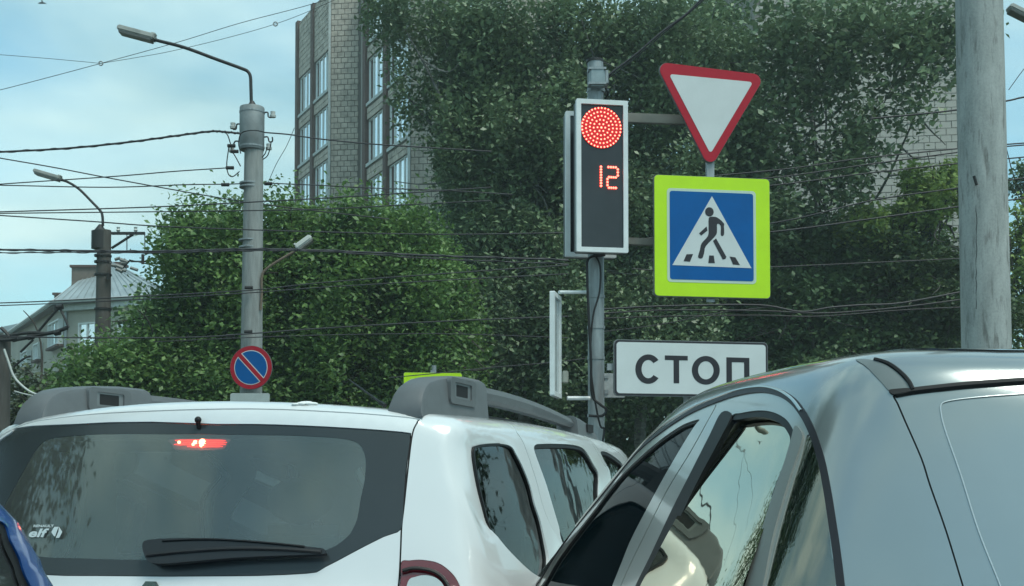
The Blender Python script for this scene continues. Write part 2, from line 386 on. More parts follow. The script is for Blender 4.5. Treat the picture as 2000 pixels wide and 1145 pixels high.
# ================= pale block building on the right
blk=mat('pale_block',(.46,.44,.40),.85,noise=.22,nscale=.8)
pb=thing('block_building',(*P2(1700,46)[:2],0),'pale building of light square blocks showing between the branches beside the concrete pole','building')
A,B=P2(1478,46.4),P2(1905,45.4)
wallplane(pb,A,B,0,26,mat('pale_mortar',(.19,.18,.165),.95)); d=B-A; L=np.linalg.norm(d); u=d/L; n=np.array([u[1],-u[0],0])
b=MB(); b.box(B,(0,1,0),(-1,0,0),(0,0,1),0,14,0,.25,0,26); b.build('side_wall',blk,pb)
b=MB(); b.box(A,(0,1,0),(1,0,0),(0,0,1),0.01,14,0,.25,0,26); b.build('side_wall',blk,pb)
bw,bh=.40,.262
mesh_var=[]
for v in range(4):
    q=MB(); p=.028+.006*v; q.box((0,0,0),u,n,(0,0,1),.012,bw-.012,0,p,.012,bh-.012)
    me=bpy.data.meshes.new('block'); me.from_pydata([tuple(x) for x in q.V],[],q.F); me.materials.append(blk); mesh_var.append(me)
base=np.array(wloc(pb)); restm=MB(); cnt=0; z=9.5; r=0
while z<25.8:
    x=0 if r%2==0 else bw/2
    while x+bw<L:
        P=A+u*x+np.array([0,0,z]); sx,sy=proj(P)
        vis=(1530<sx<1885 and 185<sy<400)
        if vis and cnt<298:
            o=link('block',rnd.choice(mesh_var),pb,Vector(P-base)); cnt+=1
        else: restm.box(P,u,n,(0,0,1),.012,bw-.012,0,.03+rnd.uniform(0,.01),.012,bh-.012)
        x+=bw
    z+=bh; r+=1
restm.build('block_courses',blk,pb,kind='stuff')
# ================= old plastered house on the left
cream=mat('cream_plaster',(.44,.42,.36),.9,noise=.25,nscale=.7)
roofm=mat('metal_roof',(.36,.42,.44),.45,metal=.2,noise=.25,nscale=.8)
brick_g=mat('chimney_brick',(.19,.155,.13),.9,noise=.3,nscale=3)
hs=thing('plastered_house',(*P2(125,60)[:2],0),'cream plastered house with grey metal hip roof and brick chimneys behind the dark lamp post','building')
H1=P2(125,60); Lw=P2(22,72.6); Rw=P2(330,57.5); back=Lw+(Rw-H1)
EV=(950-590)/FPX*60+CAMZ-.1
def quadwall(A,B,z0,z1,m,name,parent,th=.3): return wallplane(parent,A,B,z0,z1,m,name,th)
quadwall(Lw,H1,0,EV,cream,'wall',hs); quadwall(H1,Rw,0,EV,cream,'wall',hs); quadwall(Rw,back,0,EV,cream,'wall',hs)
def poly3(P,F,name,m,parent,th=.12):
    b=MB(); n=len(P); b.add([*P]+[np.array(p)-np.array([0,0,th]) for p in P],[tuple(f) for f in F]+[tuple(i+n for i in reversed(f)) for f in F]+[(i,i+n,(i+1)%n+n,(i+1)%n) for i in range(4)]); return b.build(name,m,parent)
oh=.55
def ex(p,d,z): return np.array([p[0]+d[0]*oh,p[1]+d[1]*oh,z])
e=[ex(Lw,(-1,.5),EV+.05),ex(H1,(-.7,-1),EV+.05),ex(Rw,(1,-.8),EV+.05),ex(back,(.6,1),EV+.05)]
apex1=(H1+Rw)/2*.55+(Lw+back)/2*.45; RZ=EV+2.7
r1=(H1*.32+Rw*.68)*.60+(Lw*.32+back*.68)*.40; r2=(H1+Rw)/2*.25+(Lw+back)/2*.75
r1=np.array([r1[0],r1[1],RZ+.2]); r2=H1*.50+Rw*.12+Lw*.2+back*.18; r2=np.array([r2[0],r2[1],EV+1.15])
rf=poly3([*e,r1,r2],[(0,1,4,5),(1,2,4),(2,3,5,4),(3,0,5)],'roof',roofm,hs)
def ribs(P,Q,n,parent):
    b=MB()
    for k in range(1,n):
        p=P[0]+(P[1]-P[0])*k/n; q=Q[0]+(Q[1]-Q[0])*k/n; b.tube([p+np.array([0,0,.03]),q+np.array([0,0,.03])],.018,4)
    b.build('roof_seams',roofm,parent,kind='stuff')
ribs((e[1],e[2]),(r1,r1),16,rf); ribs((e[0],e[1]),(r2,r1),20,rf)
b=MB(); b.tube([e[0],e[1],e[2]],.09,6); b.build('gutter',sillm,hs)
b=MB(); b.box(H1,(Rw-H1)/np.linalg.norm(Rw-H1),(0,-1,0),(0,0,1),-.2,9,0,.3,EV-.35,EV-.02); b.build('cornice',sillm,hs)
def chim(x0,x1,ytop,Y,dz):
    p0=at(x0,ytop,Y); p1=at(x1,ytop,Y); c=MB(); c.abox(p0[0],p1[0],Y,Y+1.0,p0[2]-dz,p0[2]-.12); k=c.build('chimney',brick_g,hs)
    c=MB(); c.abox(p0[0]-.08,p1[0]+.08,Y-.08,Y+1.08,p0[2]-.118,p0[2]); c.build('chimney_cap',pier_m,k)
chim(140,186,518,61.3,3.4); chim(106,140,572,64.2,2.8); chim(218,236,512,64,2.2)
def facewin(A,B,x,zc,w_,h,nv,parent,bay=0,fm=wframe):
    d=B-A; L=np.linalg.norm(d); u=d/L; n=np.array([u[1],-u[0],0]); f=MB()
    f.ring([(x,zc),(x+w_,zc),(x+w_,zc+h),(x,zc+h)],[(x+.08,zc+.08),(x+w_-.08,zc+.08),(x+w_-.08,zc+h-.08),(x+.08,zc+h-.08)],A,u,(0,0,1),n,.02,.12+bay)
    for k in range(1,nv): f.box(A,u,n,(0,0,1),x+w_*k/nv-.04,x+w_*k/nv+.04,.03,.1+bay,zc+.09,zc+h-.09)
    o=f.build('window',fm,parent); p=MB(); p.box(A,u,n,(0,0,1),x+.08,x+w_-.08,.015,.04+bay,zc+.08,zc+h-.08); p.build('pane',wglass,o)
    s=MB(); s.box(A,u,n,(0,0,1),x-.06,x+w_+.06,.01,.2+bay,zc-.12,zc-.004); s.build('sill',pier_m,o)
Ll=np.linalg.norm(H1-Lw)
def on_left(px):   # distance along the left facade for a pixel column
    t=np.linspace(0,1,400); X=[proj(Lw+(H1-Lw)*q)[0] for q in t]; return float(np.interp(px,X,t))*Ll
def zat(px,py,A,B):
    t=np.linspace(0,1,400); X=[proj(A+(B-A)*q)[0] for q in t]; q=float(np.interp(px,X,t)); Y=(A+(B-A)*q)[1]; return at(px,py,Y)[2]
for (xa,xb,yt,yb,nv) in ((99,121,634,682,3),(70,80,674,706,2),(45,58,690,722,2),(99,119,742,790,3)):
    a=on_left(xa); c=on_left(xb); z0=zat(xa,yb,Lw,H1); z1=zat(xa,yt,Lw,H1); facewin(Lw,H1,a,z0,c-a,z1-z0,nv,hs,bay=.15)
for a in (1.0,3.4,5.8): 
    for z0 in (7.6,4.4,1.4): facewin(H1,Rw,a,z0,1.1,1.7,2,hs)
b=MB(); b.tube([H1+np.array([.15,-.15,0]),H1+np.array([.15,-.15,EV])],.07,6); b.build('drainpipe',roofm,hs)
# farther house
h2=thing('far_house',(*P2(60,92)[:2],0),'farther house with a dark grey sheet roof left of the chimneys','building')
A=P2(-40,96); B=P2(112,92); z0=(950-640)/FPX*92+CAMZ
wallplane(h2,A,B,0,z0,cream,back=8)
top=[ex(A,(-1,-1),z0),ex(B,(1,-1),z0),np.array([B[0]-.3,B[1]+5,z0+2.0]),np.array([P2(50,96)[0],A[1]+5,z0+1.6])]
poly3(top,[(0,1,2,3)],'roof',mat('dark_sheet_roof',(.13,.17,.18),.5,metal=.2,noise=.2,nscale=.6),h2)
# ================= trees
def leafmat(name,c1,c2,trans,rough=.5):
    m=bpy.data.materials.new(name); m.use_nodes=True; t=m.node_tree; t.nodes.clear()
    o=t.nodes.new('ShaderNodeOutputMaterial'); tc=t.nodes.new('ShaderNodeTexCoord')
    n=t.nodes.new('ShaderNodeTexNoise'); n.inputs['Scale'].default_value=.9; n.inputs['Detail'].default_value=3
    n2=t.nodes.new('ShaderNodeTexNoise'); n2.inputs['Scale'].default_value=9; n2.inputs['Detail'].default_value=1
    ad=t.nodes.new('ShaderNodeMath'); ad.operation='ADD'; ad.use_clamp=False; ml=t.nodes.new('ShaderNodeMath'); ml.operation='MULTIPLY'; ml.inputs[1].default_value=.5
    r=t.nodes.new('ShaderNodeValToRGB'); r.color_ramp.elements[0].position=.38; r.color_ramp.elements[0].color=(*c1,1); r.color_ramp.elements[1].position=.62; r.color_ramp.elements[1].color=(*c2,1)
    b=t.nodes.new('ShaderNodeBsdfPrincipled'); b.inputs['Roughness'].default_value=rough
    tr=t.nodes.new('ShaderNodeBsdfTranslucent'); x=t.nodes.new('ShaderNodeMixShader'); x.inputs[0].default_value=trans
    L=t.links.new; L(tc.outputs['Object'],n.inputs['Vector']); L(tc.outputs['Object'],n2.inputs['Vector']); L(n.outputs['Fac'],ad.inputs[0]); L(n2.outputs['Fac'],ad.inputs[1]); L(ad.outputs[0],ml.inputs[0]); L(ml.outputs[0],r.inputs[0])
    L(r.outputs[0],b.inputs['Base Color']); L(r.outputs[0],tr.inputs['Color']); L(b.outputs[0],x.inputs[1]); L(tr.outputs[0],x.inputs[2]); L(x.outputs[0],o.inputs[0]); return m
L_birch=leafmat('birch_leaves',(.10,.155,.088),(.21,.295,.15),.2,.42)
L_dark=leafmat('dark_leaves',(.08,.14,.068),(.17,.26,.11),.2)
L_maple=leafmat('maple_leaves',(.05,.115,.035),(.21,.35,.10),.34)
L_light=leafmat('fresh_leaves',(.15,.23,.06),(.34,.46,.13),.35)
bark_w=mat('birch_bark',(.17,.17,.16),.85,noise=.75,nscale=5,stretch=(1,1,3))
bark=mat('bark',(.075,.065,.055),.95,noise=.4,nscale=8,bump=.4)
LEAFTOT=[0]
def leaves(name,ell,nper,size,m,parent,seed,lobe=.75,clump=.22,droop=0,up=.7,vert=1.0,density=1.0):
    """ell: (px,py,Y,rx_px,ry_px,rdepth_m,lobes). Lobes sit in the ellipsoid, twigs on each lobe, leaves round each twig."""
    g=np.random.default_rng(seed); LC=[];LR=[]
    for e_ in ell:
        if len(e_)==5: c,rx,ry,rd,n=e_; c=np.array(c); k=1.0     # given in metres
        else: (px,py,Y,rx,ry,rd,n)=e_; c=at(px,py,Y); k=Y/FPX
        v=g.normal(size=(n,3)); v/=np.linalg.norm(v,axis=1)[:,None]; rr=g.random(n)**.42*np.where(g.random(n)<.25,g.uniform(1.0,1.27,n),1.0)
        LC.append(c+v*rr[:,None]*np.array([rx*k,rd,ry*k])); LR.append(g.uniform(.6,1.25,n)*lobe)
    LC=np.concatenate(LC); LR=np.concatenate(LR); nt=14
    v=g.normal(size=(len(LC),nt,3)); v/=np.linalg.norm(v,axis=2)[...,None]
    v[...,2]=np.where(v[...,2]<-.45,v[...,2]*.5,v[...,2])
    T=(LC[:,None]+v*(LR[:,None,None]*g.uniform(.55,1.05,(len(LC),nt,1)))*np.array([1,1,.72*vert])).reshape(-1,3)
    n=int(nper*density); sp=g.normal(size=(len(T),n,3))*clump*np.array([1,1,.55+droop*.9])
    if droop: sp[...,2]-=np.abs(g.normal(size=sp.shape[:2]))*droop*.35; sp[...,:2]*=.7
    P=(T[:,None]+sp).reshape(-1,3)
    P=P[P[:,2]>.3]; N_=len(P); LEAFTOT[0]+=N_
    nn=g.normal(size=(N_,3)); nn[:,2]=np.abs(nn[:,2])+up; nn/=np.linalg.norm(nn,axis=1)[:,None]
    t=g.normal(size=(N_,3)); t[:,2]-=droop*1.5; t-=nn*(t*nn).sum(1)[:,None]; t/=np.linalg.norm(t,axis=1)[:,None]
    s=np.cross(nn,t); sz=size*g.uniform(.6,1.35,(N_,1))
    L=t*sz*.62; Wd=s*sz*.36; fold=nn*sz*.10
    V=np.stack([P-L,P+Wd-L*.1+fold,P+L,P-Wd-L*.1+fold],1).reshape(-1,3)-np.array(wloc(parent))
    me=bpy.data.meshes.new(name); me.vertices.add(N_*4); me.vertices.foreach_set('co',V.astype(np.float32).ravel())
    me.loops.add(N_*4); me.loops.foreach_set('vertex_index',np.arange(N_*4,dtype=np.int32)); me.polygons.add(N_)
    me.polygons.foreach_set('loop_start',np.arange(0,N_*4,4,dtype=np.int32)); me.polygons.foreach_set('loop_total',np.full(N_,4,np.int32))
    me.materials.append(m); me.update(calc_edges=True); o=link(name,me,parent); return o
def limb(b,p,q,r0,r1,g,bend=.25,n=7):
    p=np.array(p,float); q=np.array(q,float); L=np.linalg.norm(q-p); k=g.normal(size=3)*L*bend*.25; pts=[]
    for i in range(n+1):
        t=i/n; pts.append(p+(q-p)*t+k*sin(pi*t)+g.normal(size=3)*L*.008*(0<i<n))
    b.tube(cr(pts,2),np.linspace(r0,r1,len(pts)*2-1),6); return pts
def trunk(parent,base,top,r,ell,seed,m,twigs=16,twr=.035):
    g=np.random.default_rng(seed); b=MB(); base=np.array(base,float); top=np.array(top,float)
    pts=limb(b,base,top,r,r*.35,g,.15,8); b.build('trunk',m,parent,smooth=True)
    b=MB()
    for k in range(twigs):
        e=ell[k%len(ell)]; c=at(e[0]+g.uniform(-.8,.8)*e[3],e[1]+g.uniform(-.8,.8)*e[4],e[2]-g.uniform(0,e[5])*.6)
        s=pts[min(8,2+int(g.integers(0,6)))]; q=limb(b,s,c,r*g.uniform(.25,.45),twr*.5,g,.35,6)
        for j in range(3):
            e2=q[3+j]+g.normal(size=3)*np.array([.9,.5,.7]); limb(b,q[3+j],e2,twr,twr*.35,g,.4,4)
    b.build('limbs',m,parent,smooth=True)
def tree(name,px,Y,ell,label,cat,group,lm,bm_,seed,r=.17,nper=16,size=.10,th=None,twigs=16,twr=.03,**kw):
    b0=P2(px,Y); o=thing(name,tuple(b0),label,cat,group); c=at(ell[0][0],ell[0][1],Y)
    trunk(o,b0,(c[0]*.6+b0[0]*.4,Y,c[2]+(th or 1.0)),r,ell,seed,bm_,twigs,twr)
    leaves('crown',ell,nper,size,lm,o,seed,**kw)
GM='bushy maples along the street'; GB='birches behind the traffic light'
tree('maple_tree',430,26,[(440,590,26,100,170,1.6,52),(385,505,25.6,38,85,.9,11),(500,500,26,80,100,1.2,20),(390,760,25.5,150,110,1.3,38)],
 'bright green bushy maple directly behind the concrete pole with the no parking sign','maple tree',GM,L_maple,bark,11,nper=40,size=.10,droop=.65,clump=.24,lobe=.68)
tree('maple_tree',640,26.5,[(640,600,26.5,120,180,1.6,60),(620,460,26,80,65,1.0,16),(600,760,26,150,110,1.3,34),(690,470,26,70,60,1,10)],
 'green bushy maple below the brown apartment block, right of the concrete pole','maple tree',GM,L_maple,bark,12,nper=40,size=.10,droop=.65,clump=.24,lobe=.68)
tree('maple_tree',800,27,[(800,640,27,110,190,1.6,60),(790,470,26.8,75,55,1.0,14),(800,800,26,140,80,1.2,24)],
 'dark green bushy maple merging into the birch, beneath the bay windows','maple tree',GM,L_maple,bark,13,nper=40,size=.10,droop=.65,clump=.24,lobe=.68)
tree('maple_tree',250,25.2,[(285,755,25.2,62,90,1.1,20),(325,650,25.2,32,50,.8,6),(330,800,25,110,60,1,16),(190,775,25,60,45,.8,9),(215,720,25,30,30,.6,4)],
 'low leafy maple in front of the plastered house, right of the dark lamp post','maple tree',GM,L_maple,bark,14,nper=40,size=.10,droop=.65,clump=.24,lobe=.68)
tree('shrub',90,27,[(110,800,27,100,60,1.1,22),(30,830,26.8,60,50,1,12),(170,720,26.8,40,55,.7,7),(60,745,27,40,30,.6,4)],
 'low olive green shrub at the left edge below the cream house windows','shrub','shrubs under the trees',leafmat('olive_leaves',(.05,.075,.04),(.10,.135,.065),.2),bark,15,r=.06,nper=15,size=.10,th=.2,twigs=20,clump=.17,lobe=.6)
tree('birch_tree',1020,31,[(1010,250,31,150,170,2.2,70),(915,70,30.5,100,90,1.5,22),(780,10,30,70,45,.9,7),(790,150,30.2,28,60,.5,3),(905,330,30.5,45,120,1.0,14),(930,200,30.5,80,80,1.2,18),(1050,60,31,150,90,2,36),(960,480,31,90,120,1.5,30),(940,640,29.6,90,120,1.0,26),(1080,650,29.6,90,130,1.0,28),(1050,480,29.8,60,90,.8,14)],
 'tall dark birch hanging in front of the apartment block left of the traffic light','birch tree',GB,L_birch,bark_w,21,r=.22,nper=24,size=.115,droop=.9,clump=.19,twigs=12,lobe=.66)
tree('birch_tree',1290,31.5,[(1230,300,31.5,150,220,2.2,80),(1280,90,31.5,160,110,2,50),(1400,330,31.5,130,180,1.8,50),(1180,560,31.5,140,160,1.8,50),(1240,660,30,100,120,1.0,26),(1330,640,30,90,120,1.0,24)],
 'dark birch standing right behind the traffic light and the warning triangle','birch tree',GB,L_birch,bark_w,22,r=.2,nper=24,size=.115,droop=.9,clump=.19,twigs=10,lobe=.66)
tree('birch_tree',1590,33.4,[(1560,60,30.5,110,85,1.6,22),(1495,230,30.5,60,90,1.1,10),(1720,50,30.3,130,75,1.2,20),(1640,200,30.4,50,90,.8,7),(1610,300,30.4,55,80,.8,6),(1690,290,30.4,30,70,.6,4),(1820,100,30,50,80,.8,7),(1845,40,30,45,60,.8,5),(1560,150,30.5,60,60,.8,5),(1750,180,30.2,60,50,.7,4),(1490,400,30.6,60,80,1,10),(1660,380,30.4,30,50,.5,3)],
 'loose hanging birch in front of the pale block building, right of the warning triangle','birch tree',GB,L_birch,bark_w,23,r=.12,nper=10,size=.16,droop=.7,clump=.26,twigs=14,twr=.03,lobe=.72)
tree('birch_tree',1430,34,[(1420,520,34,150,170,2,60),(1350,150,34,170,150,1.5,36),(1560,560,34,120,140,1.6,40)],
 'dark birch farther back, its crown filling the space behind the pedestrian sign','birch tree',GB,L_dark,bark_w,24,r=.2,nper=26,size=.13,droop=.4,clump=.2,twigs=5)
tree('linden_tree',1010,34,[(960,680,34,210,170,1.6,80),(1150,740,34,170,150,1.5,60),(980,430,34.5,130,160,1.3,40)],
 'dense dark linden behind the white framed signal box','linden tree','lindens in the back row',L_dark,bark,25,nper=24,size=.14,clump=.22)
tree('linden_tree',1620,33,[(1600,560,32.5,140,130,1.6,60),(1420,730,33,190,130,1.5,60),(1640,700,32.5,170,110,1.4,50)],
 'dense dark linden above the roof of the silver car','linden tree','lindens in the back row',L_dark,bark,26,nper=24,size=.13,clump=.2)
tree('linden_tree',1800,32,[(1800,590,32,120,105,1.5,44),(1740,520,31.5,90,40,1.0,12),(1850,660,31.5,120,80,1.2,24)],
 'green linden directly left of the thick concrete pole','linden tree','lindens in the back row',leafmat('linden_leaves',(.035,.065,.028),(.09,.14,.05),.22),bark,27,nper=24,size=.125,clump=.2)
tree('young_maple',1820,31.6,[(1830,400,31.2,50,60,.8,9),(1760,430,31.2,60,35,.7,8),(1868,345,31.2,20,40,.4,3),(1670,440,31.2,60,25,.6,5),(1790,350,31.2,18,20,.4,2)],
 'yellow green young maple tips in front of the pale blocks','maple tree',None,L_light,bark,28,r=.08,nper=20,size=.13,droop=.2,clump=.18,twigs=14,lobe=.5)
tree('young_maple',2010,33,[(2030,520,33,75,110,1.2,18),(2010,440,33,40,40,.6,4),(2060,660,33,110,110,1.2,16)],
 'yellow green tree at the right edge beyond the thick concrete pole','maple tree',None,L_light,bark,29,r=.08,nper=22,size=.13,droop=.2,clump=.19,twigs=8,lobe=.6)
tree('dark_tree',2030,38,[(2015,365,38,32,40,.6,5),(2070,400,38,60,60,.8,7)],
 'small dark tree top against the sky at the right edge','tree',None,L_dark,bark,30,r=.1,nper=20,size=.13,clump=.18,twigs=6,lobe=.5)
tree('linden_tree',600,36,[(560,700,36,330,190,1.5,90),(820,620,36,120,170,1.2,36)],
 'dark linden row filling the gaps behind the bushy maples','linden tree','lindens in the back row',L_dark,bark,31,nper=20,size=.18,clump=.26)
# a wood farther off closes the view under the crowns
wd=thing('hedge',tuple(P2(1150,40)),'dark clipped green mass of bushes at the foot of the trees behind the signs','bushes')
leaves('bush_crowns',[(700,800,39,520,150,1.2,150),(1500,800,39,520,150,1.2,150),(1350,560,39.5,480,170,1.0,150)],14,.24,L_dark,wd,33,clump=.3); wd['kind']='stuff'
for k,(x,y,h,lab) in enumerate(((-17.2,25.5,19.0,'tall leafy roadside tree beyond the left edge of the view, the farthest ahead'),(-21.5,22.5,20.0,'very tall leafy roadside tree far out beyond the left edge'),(-9.4,8.6,11.5,'leafy roadside tree on the left just beside the stop line'),(-10.6,5.2,12.0,'leafy roadside tree level with the waiting cars on the left'),(9.6,13.2,7.5,'leafy roadside tree beyond the right edge of the view'))):
    o=thing('street_tree',(x,y,0),lab,'tree','roadside trees outside the view'); b=MB(); b.tube([(x,y,0),(x+.1,y,1.5),(x-.05,y,3.2),(x,y,h*.8)],[.2,.17,.14,.06],8); b.build('trunk',bark,o,smooth=True)
    kk_=h/9.5; LOC=[((x,y,h*.74),1.5*kk_,h*.25,1.8*kk_,36),((x,y,h*.45),1.75*kk_,h*.18,2.0*kk_,30)]
    leaves('crown',LOC,15,.15,L_dark,o,50+k,clump=.3*kk_,lobe=.85*kk_)
print('leaves',LEAFTOT[0])
# ================= street furniture
X3=((1,0,0),(0,1,0),(0,0,1))
redp=mat('sign_red',(.42,.012,.03),.5,spec=.25,noise=.12,nscale=6); bluep=mat('sign_blue',(.0,.10,.33),.5,noise=.12,nscale=5,spec=.2); whitep=mat('sign_white',(.60,.64,.64),.45,noise=.08,nscale=4)
yelp=mat('sign_fluorescent_yellow',(.50,.80,.0),.5,noise=.07,nscale=5); blackp=mat('sign_black',(.015,.013,.02),.5); plateb=mat('sign_back',(.20,.21,.21),.5,metal=.3,noise=.2)
def smoothpoly(pts,n=4): return [tuple(p) for p in cr(pts,n,True)]
def roundcorners(poly,r,n=6):
    out=[]; m=len(poly); P=[np.array(p,float) for p in poly]
    for i in range(m):
        a,b,c=P[i-1],P[i],P[(i+1)%m]; u=(a-b)/np.linalg.norm(a-b); v=(c-b)/np.linalg.norm(c-b)
        ang=math.acos(np.clip(u@v,-1,1)); d=r/tan(ang/2); p=b+u*d; q=b+v*d; bis=(u+v)/np.linalg.norm(u+v); cen=b+bis*r/sin(ang/2)
        a0=math.atan2(*(p-cen)[::-1]); a1=math.atan2(*(q-cen)[::-1]); da=(a1-a0+pi)%(2*pi)-pi
        for k in range(n+1): t=a0+da*k/n; out.append((cen[0]+r*cos(t),cen[1]+r*sin(t)))
    return out
def plate(polys,fr,parent):
    """polys: (name, outline(s), material, layer depth) flat sheets laid one on the next"""
    o,u,n,w_=fr
    for name,P,m,d0,d1 in polys:
        b=MB()
        for q in (P if isinstance(P[0][0],(tuple,list,np.ndarray)) else [P]): b.prism(q,o,u,w_,n,d0,d1)
        b.build(name,m,parent)
# --- traffic light pole
PY=9.5
def pole_at(px,Y,r0,r1,ztop,n=20,name='pole',m=steel,parent=None,lean=0,wob=0):
    b=MB(); p=P2(px,Y); N_=12; b.tube([(p[0]+lean*k/N_,Y,ztop*k/N_) for k in range(N_+1)],np.linspace(r0,r1,N_+1),n); return b.build(name,m,parent,smooth=True)
ztop=at(1162,122,PY)[2]
tp=thing('signal_pole',tuple(P2(1164,PY)),'grey galvanised steel pole carrying the traffic light and the sign brackets','pole')
pole_at(1164,PY,.066,.062,ztop,m=steel,parent=tp)
b=MB(); c=at(1162,122,PY); b.tube([(c[0],PY,c[2]-.002),(c[0],PY,c[2]+.02)],.067,20); b.build('cap',darkmetal,tp)
def arm(px0,py0,px1,py1,th,Y0,Y1,m,parent,name='bracket'):
    a=at(px0,py0,Y0); c=at(px1,py1,Y1); b=MB(); u=(c-a); L=np.linalg.norm(u); u/=L; b.box(a,u,(0,1,0),(0,0,1),0,L,-.02,.02,-th/2,th/2); return b.build(name,m,parent,bevel=.004)
beam=mat('bracket_steel',(.24,.23,.20),.6,metal=.2,noise=.3,nscale=5)
arm(1176,229,1392,237,.075,PY,PY+.03,beam,tp); arm(1176,470,1330,475,.055,PY,PY+.03,beam,tp)
# plate bracket for the stop board
b=MB(); a=at(1180,752,PY); b.box(a,*X3,-.06,.16,-.01,.0,-.10,.09); b.build('bracket_plate',mat('painted_bracket',(.45,.48,.48),.5,noise=.35,nscale=12),tp,bevel=.003)
b=MB(); b.box(a,*X3,.0,.03,-.02,-.011,-.07,-.04); b.box(a,*X3,.0,.03,-.02,-.011,.05,.07); b.build('bolt',steel,tp)
# clamps and cables
for yy in (140,178,580,640,700,812):
    c=at(1164,yy,PY); b=MB(); b.tube([(c[0],PY,c[2]-.012),(c[0],PY,c[2]+.012)],.070,20); b.build('clamp',steel,tp,smooth=True)
b=MB()
b.tube(cr([at(x,y,Y) for x,y,Y in ((1182,498,9.38),(1150,505,9.37),(1147,540,9.37),(1150,620,9.36),(1154,700,9.36),(1156,770,9.36),(1172,790,9.36),(1184,800,9.37),(1176,812,9.37),(1150,812,9.38))],6),.011,6)
b.tube(cr([at(x,y,Y) for x,y,Y in ((1160,495,9.4),(1172,520,9.39),(1171,570,9.38),(1158,620,9.37),(1153,700,9.37),(1160,770,9.37),(1172,830,9.38),(1180,838,9.4),(1176,870,9.4))],6),.008,6)
b.build('cable',black,tp,smooth=True)
b=MB(); b.tube(cr([at(x,y,Y) for x,y,Y in ((1181,150,9.5),(1188,160,9.48),(1184,172,9.46),(1188,182,9.47),(1182,193,9.5))],6),.008,6); b.build('cable',black,tp,smooth=True)
# surveillance / control box at pole top
bx=thing('control_box',tuple(at(1165,152,9.4)),'small grey metal box clamped near the top of the signal pole','control box')
b=MB(); o=at(1165,152,9.40); b.box(o,*X3,-.055,.065,-.05,.04,-.075,.075); b.build('housing',mat('box_grey',(.30,.35,.36),.4,metal=.4,noise=.25,nscale=9),bx,bevel=.012)
for z_ in (.05,-.066): b=MB(); b.box(o,*X3,-.065,.072,-.056,.04,z_,z_+.016); b.build('strap',steel,bx)
b=MB(); b.box(o,*X3,.068,.09,-.03,.0,-.05,.05); b.build('hinge',steel,bx)
# --- traffic light heads
def signal_head(px,py,Y,yaw,w_,h,label,lit,cat='traffic light'):
    o,u,n,z=frame(px,py,Y,yaw); t=thing('traffic_light',tuple(o),label,cat); d=.12; fr=.036
    b=MB(); b.box(o,u,n,z,-w_/2+.005,w_/2-.005,-d,-.012,-h/2+.005,h/2-.005); b.build('housing',mat('signal_housing',(.10,.105,.11),.5),t,bevel=.008)
    b=MB(); b.ring(rrect(-w_/2,w_/2,-h/2,h/2,.008,2),rrect(-w_/2+fr,w_/2-fr,-h/2+fr,h/2-fr,.004,2),o,u,z,n,-.03,.012); b.build('frame',white_frame,t)
    b=MB(); b.box(o,u,n,z,-w_/2+fr,w_/2-fr,-.012,-.006,-h/2+fr,h/2-fr); b.build('screen',mat('signal_screen',(.028,.032,.038),.16,bump=.06,bscale=2,noise=.3,nscale=3),t)
    if lit:
        led_r=mat('red_led',(.8,.05,.03),.4,emis=(1,.17,.11),estr=4.2); led_base=mat('red_lens',(.30,.005,.008),.35,emis=(1,.012,.016),estr=.22)
        cx,cy=(1175-1176.5)/FPX*Y,(342-246)/FPX*Y
        cx+=0; lens=MB(); lens.prism([(cx+.158*cos(2*pi*k/40),cy+.158*sin(2*pi*k/40)) for k in range(40)],o,u,z,n,-.0055,.004); ln=lens.build('red_lamp',led_base,t)
        dots=MB()
        def dot(x,y,r): 
            P=[o+(x+r*cos(pi*k/3))*u+(y+r*sin(pi*k/3))*z+.005*n for k in range(6)]+[o+(x+.5*r*cos(pi*k/3))*u+(y+.5*r*sin(pi*k/3))*z+(.005+r*.6)*n for k in range(6)]
            dots.add(P,[(6,7,8,9,10,11)]+[(k,(k+1)%6,6+(k+1)%6,6+k) for k in range(6)])
        dot(cx,cy,.0085)
        for k,(R,nn) in enumerate(((.030,6),(.060,13),(.090,20),(.120,27),(.150,36))):
            for j in range(nn): a=2*pi*j/nn+k*.3; dot(cx+R*cos(a),cy+R*sin(a),.0068)
        dots.build('red_leds',led_r,ln,kind='stuff')
        dots=MB(); s=.0238; led_d=mat('digit_led',(.8,.05,.03),.4,emis=(1,.12,.08),estr=4.2)
        def Q(px_,py_): return (px_-1176.5)/FPX*Y,(343-py_)/FPX*Y
        def run(x0,y0,x1,y1,nn):
            for j in range(nn): a=j/(nn-1); x,y=Q(x0+(x1-x0)*a,y0+(y1-y0)*a); dot(x,y,.0094)
        run(1174,325,1174,363,8)
        one=dots.build('countdown_digit',led_d,t); dots=MB()
        run(1189,325,1204,325,4); run(1208,329,1208,341,3); run(1204,345,1190,345,4); run(1187,349,1187,361,3); run(1190,366,1204,366,4)
        dots.build('countdown_digit',led_d,t)
    return t
signal_head(1176,344,9.25,9,.40,1.165,'traffic light with lit red LED lamp and red countdown 12 in a white frame',True)
signal_head(1154,361,9.72,9,.41,1.165,'unlit second signal box behind the red traffic light, only its white rim showing',False)
